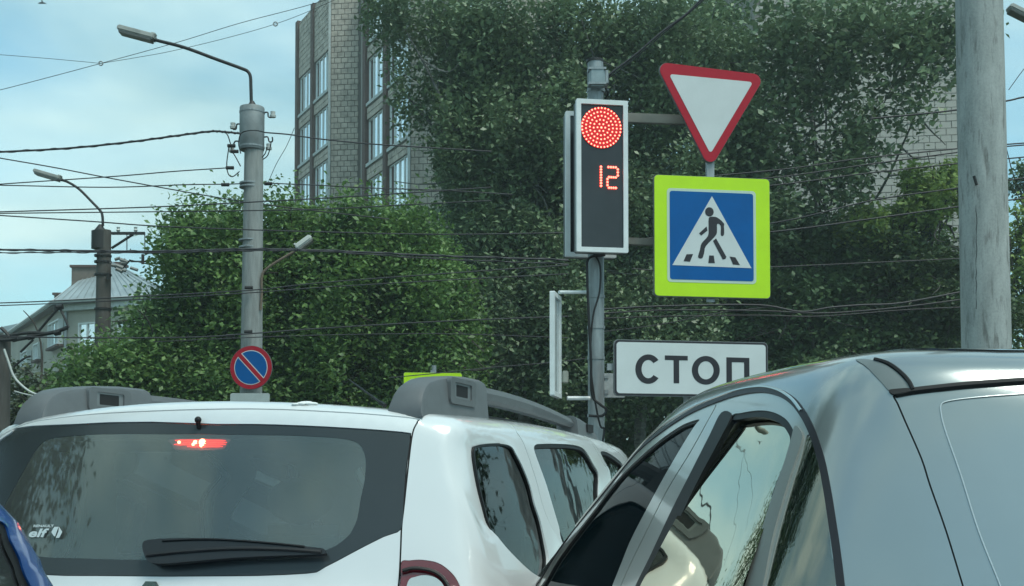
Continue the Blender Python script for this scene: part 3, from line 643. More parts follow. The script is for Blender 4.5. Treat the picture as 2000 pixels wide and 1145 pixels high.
# white framed signal seen edge-on
fw,fu,fn,fz=frame(1086,675,9.3,78); fs=thing('side_signal',tuple(fw),'narrow white framed signal seen edge on, bracketed left of the steel pole','traffic light')
hh=(775-572)/2/FPX*9.3
b=MB(); b.ring(rrect(-.16,.16,-hh,hh,.01,2),rrect(-.125,.125,-hh+.036,hh-.036,.005,2),fw,fu,fz,fn,-.02,.016); b.build('frame',white_frame,fs)
b=MB(); b.box(fw,fu,fn,fz,-.125,.125,-.012,.0,-hh+.036,hh-.036); b.build('screen',mat('pale_screen',(.45,.52,.53),.12,noise=.3,nscale=2.2),fs)
b=MB(); b.tube([at(1092,571,9.3),at(1146,571,9.45)],.014,8); b.build('bracket',white_frame,fs); b=MB(); b.tube([at(1108,778,9.4),at(1152,778,9.45)],.016,8); b.build('bracket',white_frame,fs)
b=MB(); o=at(1104,736,9.6); b.box(o,*X3,-.022,.024,-.03,.03,-.05,.045); tag(b.build('junction_box',mat('beige_plastic',(.42,.42,.36),.6),None,origin=tuple(o),bevel=.006),'tiny beige box hanging beside the edge-on white framed signal','junction box')
# --- give way triangle
sf=frame(1390,240,9.35,10); k=1/FPX*9.35
def S(px,py,cx,cy,kk): return ((px-cx)*kk/cos(radians(10)),(cy-py)*kk)
tri=thing('give_way_sign',tuple(sf[0]),'white triangle give way sign with broad red border pointing down','sign')
T0=roundcorners([S(1275,124,1390,240,k),S(1386,334,1390,240,k),S(1502,138,1390,240,k)],.058)
T0=[(x,y+.0) for x,y in T0]
def scalep(P,c,f): return [(c[0]+(x-c[0])*f,c[1]+(y-c[1])*f) for x,y in P]
cen=(sum(x for x,y in T0)/len(T0),sum(y for x,y in T0)/len(T0))
Ti=roundcorners([S(1304,148,1390,240,k),S(1387,302,1390,240,k),S(1475,154,1390,240,k)],.016)
plate([('back_plate',T0,plateb,-.03,-.006),('red_border',scalep(T0,cen,.992),redp,-.006,0),('white_field',Ti,whitep,0,.002)],sf,tri)
b=MB(); b.box(sf[0],sf[1],sf[2],sf[3],-.03,.03,-.055,-.031,-1.3,.3); b.build('mounting_rail',steel,tri)
b=MB(); c0=P2(1386,9.5); b.tube([(c0[0],9.48,at(0,345,9.48)[2]-.2),(c0[0],9.48,at(0,300,9.48)[2])],.030,12); b.build('post_stub',steel,tri,smooth=True)
# --- pedestrian crossing sign (drawn in the local units of the sign: x right, y up, metres)
KZ=1/2.202/FPX*9.35
def Z(x,y): return ((x-772)*KZ/cos(radians(10)),(796-y)*KZ+ (x-772)*KZ*.0)
def crossing_sign(px,py,Y,yaw,label,detail=True,group=None,scale=1.0):
    f=frame(px,py,Y,yaw); t=thing('crossing_sign',tuple(f[0]),label,'sign',group)
    def ZZ(x,y): a=Z(x,y); return (a[0]*scale,a[1]*scale)
    def zr(x0,x1,y0,y1,r): a=ZZ(x0,y1); c=ZZ(x1,y0); return rrect(a[0],c[0],a[1],c[1],r)
    L=[('back_plate',zr(517,1031,535,1062,.03),plateb,-.035,-.006),('yellow_board',zr(519,1029,537,1059,.03),yelp,-.006,0),
       ('white_border',zr(573,967,592,999,.03),mat('sign_white_edge',(.50,.62,.50),.5),0,.002),('blue_panel',zr(585,955,604,987,.02),bluep,.002,.004),
       ('white_triangle',[ZZ(771,621),ZZ(595,926),ZZ(945,930)],whitep,.004,.006)]
    fig=[[ZZ(759+19*cos(2*pi*q/20),690+20*sin(2*pi*q/20)) for q in range(20)],
      smoothpoly([ZZ(*p) for p in ((756,718),(770,711),(794,714),(822,737),(823,752),(823,788),(809,790),(809,750),(793,742),(792,775),(784,795),(742,840),(735,868),(726,893),(708,889),(716,858),(724,828),(752,795),(755,760))],3),
      [ZZ(*p) for p in ((746,754),(750,772),(722,795),(713,785))],
      [ZZ(*p) for p in ((774,816),(788,805),(833,884),(829,893),(817,896))]]
    st=[[ZZ(*p) for p in q] for q in (((657,878),(686,876),(672,910),(644,908)),((757,880),(777,880),(782,913),(753,913)),((848,882),(873,885),(893,918),(862,916)))]
    L+=[('walking_figure',fig,blackp,.006,.008),*[('stripe',q,blackp,.006,.008) for q in st]]
    if not detail: L=L[:4]
    plate(L,f,t); b=MB(); b.box(f[0],f[1],f[2],f[3],-.03,.03,-.06,-.036,-.5*scale,.5*scale); b.build('mounting_rail',steel,t); return t,f
crossing_sign(1391,462,9.35,9,'blue pedestrian crossing sign on a fluorescent yellow board under the give way triangle')
t2,f2=crossing_sign(845,785,18.2,8,'farther fluorescent yellow crossing sign half hidden by the white car roof rail',scale=.94)
b=MB(); c=P2(848,18.32); b.tube([(c[0],18.32,0),(c[0],18.32,at(0,714,18.32)[2])],.035,10); tag(b.build('sign_post',steel,None,smooth=True,origin=tuple(c)),'thin grey post holding the farther yellow crossing sign','post')
# --- stop plate
sf=frame(1351,720,9.2,10); k=9.2/FPX
def S2(px,py): return ((px-1351)*k/cos(radians(10)),(720-py)*k-(0)*.0)
st=thing('stop_plate',tuple(sf[0]),'white rectangular plate reading СТОП in black letters with thin black border','sign')
x0,x1,y0,y1=S2(1198,0)[0],S2(1505,0)[0],S2(0,774)[1],S2(0,667)[1]
plate([('back_plate',rrect(x0-.006,x1+.006,y0-.006,y1+.006,.035),plateb,-.025,-.005),('black_border',rrect(x0,x1,y0,y1,.032),blackp,-.005,0),('white_field',rrect(x0+.014,x1-.014,y0+.014,y1-.014,.024),whitep,0,.002)],sf,st)
dx=(1351-1040)*3.579; 
def Z5(x,y): px=1040+x/3.579; py=540+y/3.579; return S2(px,py+ -(px-1351)*.018)
def arcp(cx,cy,rx,ry,a0,a1,n=22): return [(cx+rx*cos(radians(a0+(a1-a0)*q/n)),cy-ry*sin(radians(a0+(a1-a0)*q/n))) for q in range(n+1)]
Cc=arcp(802,648,92,103,38,322,26)+arcp(802,648,48,64,320,40,26)
letters=[('letter',[Z5(*p) for p in Cc])]
letters.append(('letter',[Z5(*p) for p in ((920,552),(1084,556),(1084,588),(1022,587),(1022,748),(982,748),(982,586),(920,584))]))
letters.append(('letter',[Z5(*p) for p in ((1363,565),(1531,570),(1531,768),(1492,768),(1492,602),(1403,600),(1403,768),(1363,768))]))
for nm,P in letters:
    b=MB(); b.prism(P,sf[0],sf[1],sf[3],sf[2],.002,.0035); b.build(nm,blackp,st)
b=MB(); b.ring([Z5(*p) for p in arcp(1214,657,101,101,0,351,39)],[Z5(*p) for p in arcp(1214,657,56,64,0,351,39)],sf[0],sf[1],sf[3],sf[2],.002,.0035); b.build('letter',blackp,st)
b=MB(); q=at(1342,790,9.32); b.tube([(q[0],9.32,0),(q[0],9.32,at(0,762,9.32)[2])],.028,12); b.build('post',steel,st,smooth=True)
b=MB(); b.box(sf[0],sf[1],sf[2],sf[3],x0-.05,x0+.3,-.045,-.026,-.02,.03); b.build('mounting_rail',steel,st)
# ================= lamp posts
lampm=mat('lamp_casing',(.42,.43,.40),.5,noise=.3,nscale=6); lampd=mat('lamp_glass',(.22,.21,.19),.35,noise=.3,nscale=9)
def lamp_head(a,c,wd,parent,Y,m1=lampm,m2=lampd):
    u=c-a; L=np.linalg.norm(u); u/=L; v=np.array([0,1.,0]); w_=np.cross(u,v); w_=w_ if w_[2]>0 else -w_
    b=MB(); b.box(a,u,v,w_,0,L,-wd,wd,-.01,.075); hd=b.build('lamp_head',m1,parent,bevel=.02)
    b=MB(); b.box(a,u,v,w_,L*.06,L*.94,-wd*.85,wd*.85,-.045,-.011); b.build('diffuser',m2,hd,bevel=.01)
    b=MB(); b.box(a,u,v,w_,L*.02,L*.12,-wd*.5,wd*.5,.076,.10); b.build('latch',m1,hd)
    return hd
def conpole(px,Y,wpx_top,wpx_bot,py_top,label,m,cat='lamp post',dx=0,name='street_lamp'):
    zt=at(px,py_top,Y)[2]; t=thing(name,tuple(P2(px,Y)),label,cat)
    s=Y/FPX; z1=at(px,680,Y)[2]; r1=wpx_bot*s/2; r0=wpx_top*s/2; rb=r1+(r1-r0)*z1/(zt-z1)
    b=MB(); p=P2(px,Y); n=14; b.tube([(p[0]+dx*s*k/n,Y,zt*k/n) for k in range(n+1)],np.linspace(rb,r0,n+1),20); b.build('pole',m,t,smooth=True); return t,s,p
Y1=19.0
lp,s,p=conpole(490,Y1,36,42,228,'tall concrete lamp post with steel collar and long curved arm above the no parking sign',concrete,dx=4)
pc=lambda px,py,Y=Y1: at(px,py,Y)
c=pc(494,0); zt=pc(494,210)[2]; zb=pc(494,294)[2]
b=MB(); b.tube([(c[0],Y1,zb),(c[0],Y1,zb+.015),(c[0],Y1,zt-.015),(c[0],Y1,zt)],[.185,.192,.192,.185],22); cl=b.build('collar',mat('collar_metal',(.25,.28,.285),.6,metal=.3,noise=.3,nscale=5),lp,smooth=True)
b=MB()
for yy in (220,288): b.tube([(c[0],Y1,pc(0,yy)[2]-.012),(c[0],Y1,pc(0,yy)[2]+.012)],.198,22)
b.build('band',steel,cl)
b=MB(); b.tube([(c[0],Y1,zt-.005),(c[0],Y1,zt+.10)],[.09,.03],14); b.build('cone_cap',darkmetal,lp,smooth=True)
def armtube(pts,r,parent,Y,m=darkmetal,name='arm'):
    b=MB(); b.tube(cr([at(x,y,Y) for x,y in pts],6),r,10); return b.build(name,m,parent,smooth=True)
armtube([(491,205),(490,170),(489,150),(484,140),(472,134),(420,115),(360,93),(302,78)],.026,lp,Y1)
lamp_head(at(303,79,Y1),at(231,60,Y1),.11,lp,Y1)
# hooks, insulators, clamps
ins=mat('insulator_white',(.50,.52,.50),.3); 
def hook(pts,parent,Y,bell,r=.012):
    b=MB(); b.tube(cr([at(x,y,Y) for x,y in pts],5),r,6); h=b.build('hook',darkmetal,parent,smooth=True)
    q=at(bell[0],bell[1],Y); b=MB(); b.tube([q+np.array([0,0,z]) for z in (-.05,-.045,-.01,0,.045,.05)],[.02,.045,.05,.035,.04,.01],10); b.build('insulator',ins,h,smooth=True)
hook([(516,220),(523,220),(524,228),(530,230)],lp,Y1,(533,224)); hook([(472,243),(463,243),(461,252),(455,253)],lp,Y1,(455,246))
hook([(516,268),(523,268),(526,277),(532,276),(532,268)],lp,Y1,(525,287)); hook([(471,278),(460,276),(455,285)],lp,Y1,(453,292))
for yy in (359,366,470,484): 
    b=MB(); b.tube([(at(492,0,Y1)[0],Y1,pc(0,yy)[2]-.012),(at(492,0,Y1)[0],Y1,pc(0,yy)[2]+.012)],.172,22); b.build('clamp_band',steel,lp,smooth=True)
b=MB()
for pts in ([(430,257),(443,262),(450,280),(455,300)],[(447,288),(443,320),(446,340),(455,345),(468,335)],[(455,298),(462,310),(470,325)],[(470,300),(466,280),(470,262),(482,256),(500,255),(518,259)],[(513,312),(522,305),(527,292),(530,276)],[(512,308),(518,300),(522,288)]):
    b.tube(cr([at(x,y,Y1-.25) for x,y in pts],6),.009,5)
b.build('loose_cables',black,lp)
b=MB()
for (x,y) in ((452,285),(458,296),(449,328),(440,361),(524,359),(450,656),(485,648),(486,562)): 
    q=at(x,y,Y1-.24); b=MB(); b.tube([q-np.array([.06,0,0]),q+np.array([.06,0,0])],.028,6); b.build('cable_clamp',darkmetal,lp)
# small side lamp on the same post
b=MB(); b.tube(cr([at(x,y,Y1-.1) for x,y in ((509,606),(511,575),(511,545),(516,530),(535,515),(560,500),(582,487))],5),.02,8); b.build('side_arm',mat('rusty_arm',(.20,.15,.11),.8,noise=.3),lp,smooth=True)
lamp_head(at(581,488,Y1-.1),at(611,466,Y1-.1),.09,lp,Y1,mat('white_casing',(.62,.64,.60),.4))
# --- no parking sign on the post
nf=frame(490,718,Y1-.30,-8); np_=thing('no_parking_sign',tuple(nf[0]),'round no parking sign, blue with red rim and red diagonal, on the concrete post','sign')
kk=(Y1-.3)/FPX; R=43*kk
circ=lambda r,n=40,cx=0,cy=0:[(cx+r*cos(2*pi*q/n),cy+r*sin(2*pi*q/n)) for q in range(n)]
plate([('back_plate',circ(R),plateb,-.03,-.006),('red_rim',circ(R*.985),redp,-.006,0),('white_ring',circ(R*.79),whitep,0,.002),('blue_disc',circ(R*.755),bluep,.002,.004)],nf,np_)
a_=radians(-47); dv=(cos(a_),sin(a_)); nv_=(-sin(a_),cos(a_))
def band(hw,rr): return [(dv[0]*sx*math.sqrt(rr*rr-hw*hw)+nv_[0]*hw*sy,dv[1]*sx*math.sqrt(rr*rr-hw*hw)+nv_[1]*hw*sy) for sx,sy in ((-1,-1),(1,-1),(1,1),(-1,1))]
plate([('white_band',band(R*.135,R*.765),whitep,.004,.0055),('red_diagonal',band(R*.095,R*.80),redp,.0055,.007)],nf,np_)
nb=frame(481,716,Y1+.28,-50); n2_=thing('round_sign',tuple(nb[0]),'back of a grey round sign peeking out left of the no parking sign','sign')
plate([('sign_disc',circ(R*.99),plateb,-.02,0)],nb,n2_)
b=MB(); b.box(nb[0],nb[1],nb[2],nb[3],-.25,.25,-.05,-.021,-.02,.02); b.build('mounting_rail',steel,n2_)
pf=frame(488,786,Y1-.3,0); pl=thing('plate_sign',tuple(pf[0]),'pale rectangular plate under the no parking sign, cut off by the white car roof','sign')
plate([('plate',rrect(-.30,.30,-.14,.14,.03),mat('pale_plate',(.42,.47,.46),.6,noise=.15),-.012,0)],pf,pl)
b=MB(); b.box(pf[0],pf[1],pf[2],pf[3],-.02,.02,-.05,-.013,-.1,.1); b.build('mounting_rail',steel,pl)
# --- second, dark lamp post
Y2=28.0
l2,s,p=conpole(200,Y2,26,30,450,'dark weathered lamp post with a small bracket crossarm, left of the trees',concrete_dark,dx=2)
b=MB(); c=at(201,0,Y2); z0,z1=at(0,486,Y2)[2],at(0,452,Y2)[2]; b.tube([(c[0],Y2,z0),(c[0],Y2,z1)],.195,18); b.build('collar',darkmetal,l2,smooth=True)
b=MB(); b.tube([(c[0],Y2,z1),(c[0],Y2,z1+.16)],[.15,.03],12); b.build('cone_cap',darkmetal,l2,smooth=True)
armtube([(201,442),(200,422),(196,412),(180,395),(155,370),(133,356),(118,351)],.03,l2,Y2)
lamp_head(at(119,352,Y2),at(67,337,Y2),.13,l2,Y2)
b=MB(); U=at(218,456,Y2); V=at(283,456,Y2); b.box(U,*X3,0,V[0]-U[0],-.03,.03,-.03,.03); b.tube([at(260,458,Y2),at(218,485,Y2)],.03,6)
b.tube([V,at(283,492,Y2),at(288,494,Y2),at(288,486,Y2)],.012,5); b.tube([at(248,458,Y2),at(248,490,Y2),at(254,494,Y2),at(255,486,Y2)],.012,5); b.tube([at(255,511,Y2),at(292,511,Y2)],.02,5); b.tube([at(279,497,Y2),at(279,516,Y2)],.035,6); b.build('crossarm',darkmetal,l2)
b=MB()
for x in (231,265): q=at(x,450,Y2); b.tube([q+np.array([0,0,z]) for z in (-.05,0,.03,.07)],[.02,.05,.03,.045],8)
b.build('insulator',ins,l2,smooth=True)
b=MB()
for yy in (500,512,537,604): q=at(201,yy,Y2); b.tube([(q[0],Y2,q[2]-.02),(q[0],Y2,q[2]+.02)],.195,16)
b.build('clamp_band',darkmetal,l2)
b=MB(); g=random.Random(4)
for q in range(9):
    x=214+g.random()*44; y=505+g.random()*22; b.tube([at(x,y,Y2-.2),at(x+g.uniform(6,16),y+g.uniform(-5,7),Y2-.2)],.035+.02*g.random(),6)
b.build('insulator_cluster',mat('dirty_porcelain',(.22,.23,.22),.5),l2,smooth=True)
b=MB(); b.tube(cr([at(x,y,Y2-.2) for x,y in ((214,512),(222,520),(234,524),(245,518),(255,508))],4),.02,5); b.tube([at(212,534,Y2-.2),at(211,545,Y2-.2)],.04,6); b.build('loose_cables',black,l2)
# --- thick concrete pole right
Y3=9.4
cp=thing('concrete_pole',tuple(P2(1926,Y3)),'thick pale stained concrete pole rising out of the frame behind the silver car','pole')
b=MB(); s=Y3/FPX; zt=8.6
pz=[(0,49),(1,47.5),(at(0,680,Y3)[2],46.5),(at(0,300,Y3)[2],45.6),(at(0,0,Y3)[2],44.5),(zt,41)]
zz=np.linspace(0,zt,26); rr=np.interp(zz,[q[0] for q in pz],[q[1] for q in pz])*s
xx=np.interp(zz,[at(0,680,Y3)[2],at(0,0,Y3)[2]],[1926,1920.5]); b.tube([((x_-1000)/FPX*Y3*1.004,Y3,z_) for x_,z_ in zip(xx,zz)],rr,36)
cm=mat('stained_concrete',(.36,.385,.37),.9,noise=0)
t_=cm.node_tree; bs=t_.nodes['Principled BSDF']; tc=t_.nodes.new('ShaderNodeTexCoord')
def nz(scale,stretch,p0,p1,c0,c1,loc=(0,0,0)):
    m_=t_.nodes.new('ShaderNodeMapping'); m_.inputs['Scale'].default_value=stretch; m_.inputs['Location'].default_value=loc; n_=t_.nodes.new('ShaderNodeTexNoise'); n_.inputs['Scale'].default_value=scale; n_.inputs['Detail'].default_value=9; n_.inputs['Roughness'].default_value=.65
    r_=t_.nodes.new('ShaderNodeValToRGB'); r_.color_ramp.elements[0].position=p0; r_.color_ramp.elements[1].position=p1; r_.color_ramp.elements[0].color=(*c0,1); r_.color_ramp.elements[1].color=(*c1,1)
    t_.links.new(tc.outputs['Object'],m_.inputs[0]); t_.links.new(m_.outputs[0],n_.inputs['Vector']); t_.links.new(n_.outputs['Fac'],r_.inputs[0]); return r_,n_
r1,_=nz(3.2,(2.2,2.2,.55),.32,.68,(.27,.295,.285),(.44,.47,.455)); r2,n_2=nz(7,(3,3,.5),.33,.47,(.34,.32,.31),(1,1,1),(3,1,5)); r3,_=nz(60,(1,1,1),.3,.6,(.82,.82,.82),(1,1,1))
mu=t_.nodes.new('ShaderNodeMixRGB'); mu.blend_type='MULTIPLY'; mu.inputs[0].default_value=.75; mu2=t_.nodes.new('ShaderNodeMixRGB'); mu2.blend_type='MULTIPLY'; mu2.inputs[0].default_value=1
t_.links.new(r1.outputs[0],mu.inputs[1]); t_.links.new(r2.outputs[0],mu.inputs[2]); t_.links.new(mu.outputs[0],mu2.inputs[1]); t_.links.new(r3.outputs[0],mu2.inputs[2]); t_.links.new(mu2.outputs[0],bs.inputs['Base Color'])
bp=t_.nodes.new('ShaderNodeBump'); bp.inputs['Strength'].default_value=.5; bp.inputs['Distance'].default_value=.01; t_.links.new(n_2.outputs['Fac'],bp.inputs['Height']); t_.links.new(bp.outputs[0],bs.inputs['Normal'])
b.build('pole_shaft',cm,cp,smooth=True)
b=MB(); pts=[]
for k in range(18): 
    y=400+k*12; q=at(1907+rnd.uniform(-1.2,1.2),y,Y3-.175); pts.append(q)
b.tube(pts,[.0028 if (k%5) else .001 for k in range(18)],4); b.build('crack',black,cp)
b=MB(); q=at(1902,344,Y3-.18); b.tube([q,q+np.array([.02,0,-.07])],.012,5); b.build('chipped_scar',darkmetal,cp)
# right edge lamp
Y4=20.0
l4=thing('street_lamp',tuple(P2(2120,Y4)),'lamp head reaching in at the top right corner of the view','lamp post')
b=MB(); q=P2(2120,Y4); b.tube([(q[0],Y4,0),(q[0],Y4,at(0,190,Y4)[2])],[.2,.16],16); b.build('pole',concrete,l4,smooth=True)
armtube([(2120,190),(2119,130),(2112,110),(2090,95),(2050,65),(2030,48)],.028,l4,Y4); lamp_head(at(2032,49,Y4),at(1968,17,Y4),.12,l4,Y4)
# left edge contact pole with bracket
Y5=21.0
l5=thing('contact_line_pole',tuple(P2(8,Y5)),'dark pole at the left edge with angled bracket arms and a hanging white cable','pole')
b=MB(); q=P2(6,Y5); b.tube([(q[0],Y5,0),(q[0],Y5,at(0,655,Y5)[2])],[.16,.13],16); b.build('pole',concrete_dark,l5,smooth=True)
b=MB()
for pts,r in (([(0,665),(40,662),(75,655),(110,648),(132,640)],.035),([(75,648),(98,620),(117,600)],.022),([(117,602),(128,625),(134,640)],.02),([(40,688),(52,676),(65,664)],.02),([(26,717),(48,700),(60,696)],.018),([(2,640),(14,652),(20,664)],.03),([(20,655),(60,650),(95,652)],.03)):
    b.tube(cr([at(x,y,Y5-.15) for x,y in pts],4),r,6)
b.build('bracket_arm',darkmetal,l5,smooth=True)
b=MB()
for x,y in ((112,650),(117,600),(60,658),(30,662)): q=at(x,y,Y5-.15); b=MB(); b.tube([q-np.array([.05,0,.01]),q+np.array([.05,0,.01])],.05,8); b.build('cable_clamp',darkmetal,l5)
b=MB()
b.tube(cr([at(x,y,Y5-.25) for x,y in ((8,682),(16,705),(27,735),(45,755),(65,768),(85,771),(108,763))],6),.020,6); b.tube(cr([at(x,y,Y5-.25) for x,y in ((28,764),(50,770),(75,774),(100,770))],6),.012,6)
b.build('hanging_cable',mat('white_cable',(.52,.55,.52),.5),l5,smooth=True)
# ================= overhead wires
W=[('upper span wire crossing the sky above the long lamp arm',[(-150,213),(0,176),(100,150),(197,124),(346,83),(470,45),(610,8),(760,-40)],24,.006),
 ('thin span wire with ring insulators rising to the apartment block',[(197,124),(270,112),(335,100),(440,75),(538,47),(620,15),(750,-45)],24,.005),
 ('short faint span wire meeting the ring insulator from the left',[(-150,95),(0,107),(100,115),(197,124)],24,.005),
 ('thick twisted cable running left from the concrete lamp post',[(-150,304),(0,297),(130,290),(250,278),(340,266),(410,257),(440,258),(470,261)],18.7,.016),
 ('cable leaving the concrete lamp post to the right over the brown tower',[(517,259),(565,263),(620,271),(720,281),(828,288),(960,296)],18.9,.011),
 ('wire sloping down to the right behind the concrete lamp post',[(-150,283),(0,309),(104,327),(208,347),(340,371),(469,393),(600,410),(760,428)],19.6,.010),
 ('wire rising to the insulator halfway up the concrete lamp post',[(-150,373),(0,360),(220,345),(340,335),(445,328)],18.8,.009),
 ('level wire clamped round the concrete lamp post, left side',[(-150,361),(0,362),(208,366),(360,361),(440,360),(470,359)],18.8,.009),
 ('level wire leaving the concrete lamp post across the window bays',[(524,358),(620,362),(740,368),(864,372),(1000,380)],18.9,.009),
 ('upper of the paired wires sagging in front of the maple tops',[(-150,418),(0,414),(285,405),(450,397),(620,388),(795,377),(960,366)],18.4,.010),
 ('lower of the paired wires sagging in front of the maple tops',[(-150,420),(0,417),(285,414),(450,412),(620,409),(795,400),(960,392)],18.4,.009),
 ('wire falling gently right below the paired wires',[(-150,412),(0,421),(183,433),(330,443),(620,453),(870,458),(1100,455)],18.2,.010),
 ('heavy double cable passing the crossarm of the dark lamp post',[(-150,488),(0,488),(161,490),(315,491),(470,487),(620,489),(860,500),(1110,508)],18.0,.015),
 ('second strand of the heavy double cable beneath it',[(-150,494),(0,494),(161,493),(315,494),(470,490),(620,491),(860,506),(1110,516)],17.9,.008),
 ('faint wire above the cream house roof',[(-150,597),(0,592),(103,588),(253,580),(490,567),(620,553),(860,535),(1110,518)],17.5,.009),
 ('lower faint wire in front of the maples',[(-150,602),(0,597),(103,593),(253,586),(490,572),(620,562),(860,548),(1110,535)],17.4,.008),
 ('low wire crossing behind the no parking post',[(-150,652),(0,657),(176,660),(367,659),(473,653),(620,642),(860,628),(1110,618)],17.2,.010),
 ('low second wire crossing just under it',[(300,668),(473,660),(620,655),(860,652),(1110,660)],17.3,.007),
 ('wire above the white shrub left of the edge-on signal',[(760,738),(845,730),(960,718),(1080,708),(1145,700)],14,.006),
 ('thick tangled cable across the dark leaves beneath the crossing sign',[(1180,604),(1300,598),(1480,596),(1563,609),(1620,601),(1682,596),(1760,592),(1880,570)],12,.010),
 ('lower tangled cable beneath the crossing sign',[(1180,612),(1300,606),(1480,607),(1600,612),(1700,606),(1780,598),(1880,585)],12,.008),
 ('third tangled cable beneath the crossing sign',[(1180,622),(1300,618),(1480,616),(1600,618),(1760,606),(1880,600)],12.1,.006),
 ('thin cable dipping between traffic light and stop plate',[(1180,648),(1290,634),(1400,612),(1500,600)],12,.005),
 ('wire from crossing sign height up to the concrete pole, lower one',[(1230,478),(1510,453),(1706,427),(1878,403),(2060,380)],12,.008),
 ('wire from crossing sign height up to the concrete pole, upper one',[(1230,470),(1510,436),(1707,391),(1876,367),(2000,348),(2100,335)],12.2,.008),
 ('highest of the three wires crossing the pale blocks',[(1300,352),(1530,331),(1672,311),(1876,290),(1968,282),(2100,273)],12,.007),
 ('middle of the three wires crossing the pale blocks',[(1300,368),(1530,345),(1691,322),(1876,297),(1968,286),(2100,277)],12,.007),
 ('lowest of the three wires crossing the pale blocks',[(1300,385),(1530,360),(1691,339),(1876,319),(2000,307),(2100,297)],12,.007),
 ('wire crossing the sky gap right of the thick concrete pole',[(1700,232),(1860,216),(1968,197),(2000,190),(2100,175)],12,.009),
 ('steep thin guy wire in the sky gap at the right edge',[(1970,176),(1985,155),(2000,135),(2060,60)],12,.004),
 ('feed cable climbing from the control box to the upper right',[(1184,152),(1200,138),(1240,108),(1290,65),(1340,28),(1375,-5),(1440,-50)],9.6,.009),
 ('second feed cable climbing beside the first from the control box',[(1184,156),(1205,141),(1250,106),(1300,62),(1350,22),(1390,-15)],9.62,.005),
 ('faint wire over the dark foliage right of the traffic light',[(1235,525),(1300,528),(1500,522),(1880,505)],13,.006),
 ('thin guy wire slanting down right of the concrete lamp post',[(575,250),(560,285),(540,320),(524,356)],19.5,.005)]
for lab,pts,Y,r in W:
    b=MB(); q=cr([at(x,y,Y) for x,y in pts],6); b.tube(q,r,6); o=b.build('overhead_wire',wire_m,None,smooth=True,origin=tuple(q[len(q)//2]))
    if 'twisted' in lab or 'heavy double' in lab:
        b=MB(); fine=cr(pts,30); 
        b.tube([at(x,y,Y)+np.array([0,.014*cos(k*.5),.014*sin(k*.5)]) for k,(x,y) in enumerate(fine)],r*.6,5); b.build('strand',wire_m,o)
    tag(o,lab,'wire','overhead wires over the crossing')
ring_m=mat('ring_insulator_m',(.25,.27,.27),.5)
for x,y,lab in ((197,124,'small ring insulator at the meeting point of three span wires in the sky'),(538,47,'small ring insulator on the span wire nearest the apartment block')):
    q=at(x,y,24); b=MB(); b.tube([q+.04*np.array([cos(t),0,sin(t)]) for t in np.linspace(0,2*pi,17)],.012,6,cap=False); tag(b.build('ring_insulator',ring_m,None,smooth=True,origin=tuple(q)),lab,'insulator','ring insulators')
# bird
q=at(82,7,60); bd=thing('bird',tuple(q),'small dark bird gliding at the top left of the sky','bird'); bmt=mat('bird_grey',(.10,.11,.12),.8)
b=MB(); b.tube([q+np.array([x,0,z]) for x,z in ((-.19,.0),(-.12,.02),(0,.03),(.12,.02),(.2,0))],[.01,.04,.05,.035,.008],8); b.build('body',bmt,bd,smooth=True)
for sg in (-1,1):
    b=MB(); b.tube([q+np.array([.03+.02*k,-sg*.12*k*1.0,.03+.03*k]) for k in (0,1,2,3)],[.035,.03,.02,.005],6); b.build('wing',bmt,bd,smooth=True)
# ================= cars
def fib(n):
    i=np.arange(n)+.5; ph=np.arccos(1-2*i/n); th=pi*(1+5**.5)*i
    return np.stack([np.cos(th)*np.sin(ph),np.sin(th)*np.sin(ph),np.cos(ph)],1)
_fib={}
def qpts(car,n):
    k=(id(car),n)
    if k not in _fib:
        d=fib(n); w=1+d@car.A; ok=w>.04; d=d[ok]; w=w[ok]; _fib[k]=np.stack([2*(d@car.U)/w,2*(d@car.V)/w],1)
    return _fib[k]
def L2D(car,pts,n=4,closed=True,smooth=True):
    """points given as image points (x,y), or ('s',a,z) on the right side, ('l',a,z) left side, ('f',b,z) front -> 2D domain"""
    out=[]
    for p in pts:
        if p[0]=='s': q=car.side([(p[1],p[2])],1)
        elif p[0]=='l': q=car.side([(p[1],p[2])],-1)
        elif p[0]=='f': q=car.march(R_([[6.0,p[1],p[2]]]),R_([-1.,0,0]),0,8)
        elif p[0]=='r': q=car.march(R_([[-3.0,p[1],p[2]]]),R_([1.,0,0]),0,8)
        elif p[0]=='t': q=car.march(R_([[p[1],p[2],3.0]]),R_([0,0,-1.]),0,3)
        else: q=car.px([p])
        out.append(q[0])
    D=car.dom(np.array(out))
    return cr(D,n,closed) if smooth else lin(D,n,closed)
def mirror(car,poly):
    P,_=car.surf(poly); P=P*R_([1,-1,1]); return car.dom(P)
def offs(car,poly,d):
    """shift a closed 2D outline outward by about d metres"""
    P,_=car.surf(poly); R=np.linalg.norm(P-car.C,axis=1); sc_l=(1+(poly**2).sum(1)/4)/R
    t=np.roll(poly,-1,0)-np.roll(poly,1,0); t/=np.maximum(np.linalg.norm(t,axis=1)[:,None],1e-9); nrm=np.stack([t[:,1],-t[:,0]],1)
    ar=.5*np.sum(poly[:,0]*np.roll(poly[:,1],-1)-np.roll(poly[:,0],-1)*poly[:,1]); nrm*=(1 if ar>0 else -1)
    return poly+nrm*(d*sc_l)[:,None]
def strip(car,line,w_):
    """closed ribbon outline round an open 2D line"""
    P,_=car.surf(line); R=np.linalg.norm(P-car.C,axis=1); s=(1+(line**2).sum(1)/4)/R*w_/2
    t=np.gradient(line,axis=0); t/=np.linalg.norm(t,axis=1)[:,None]; n=np.stack([t[:,1],-t[:,0]],1)
    return np.concatenate([line+n*s[:,None],(line-n*s[:,None])[::-1]])
def tilt_out(P): return (1.33-P[:,2])*.10
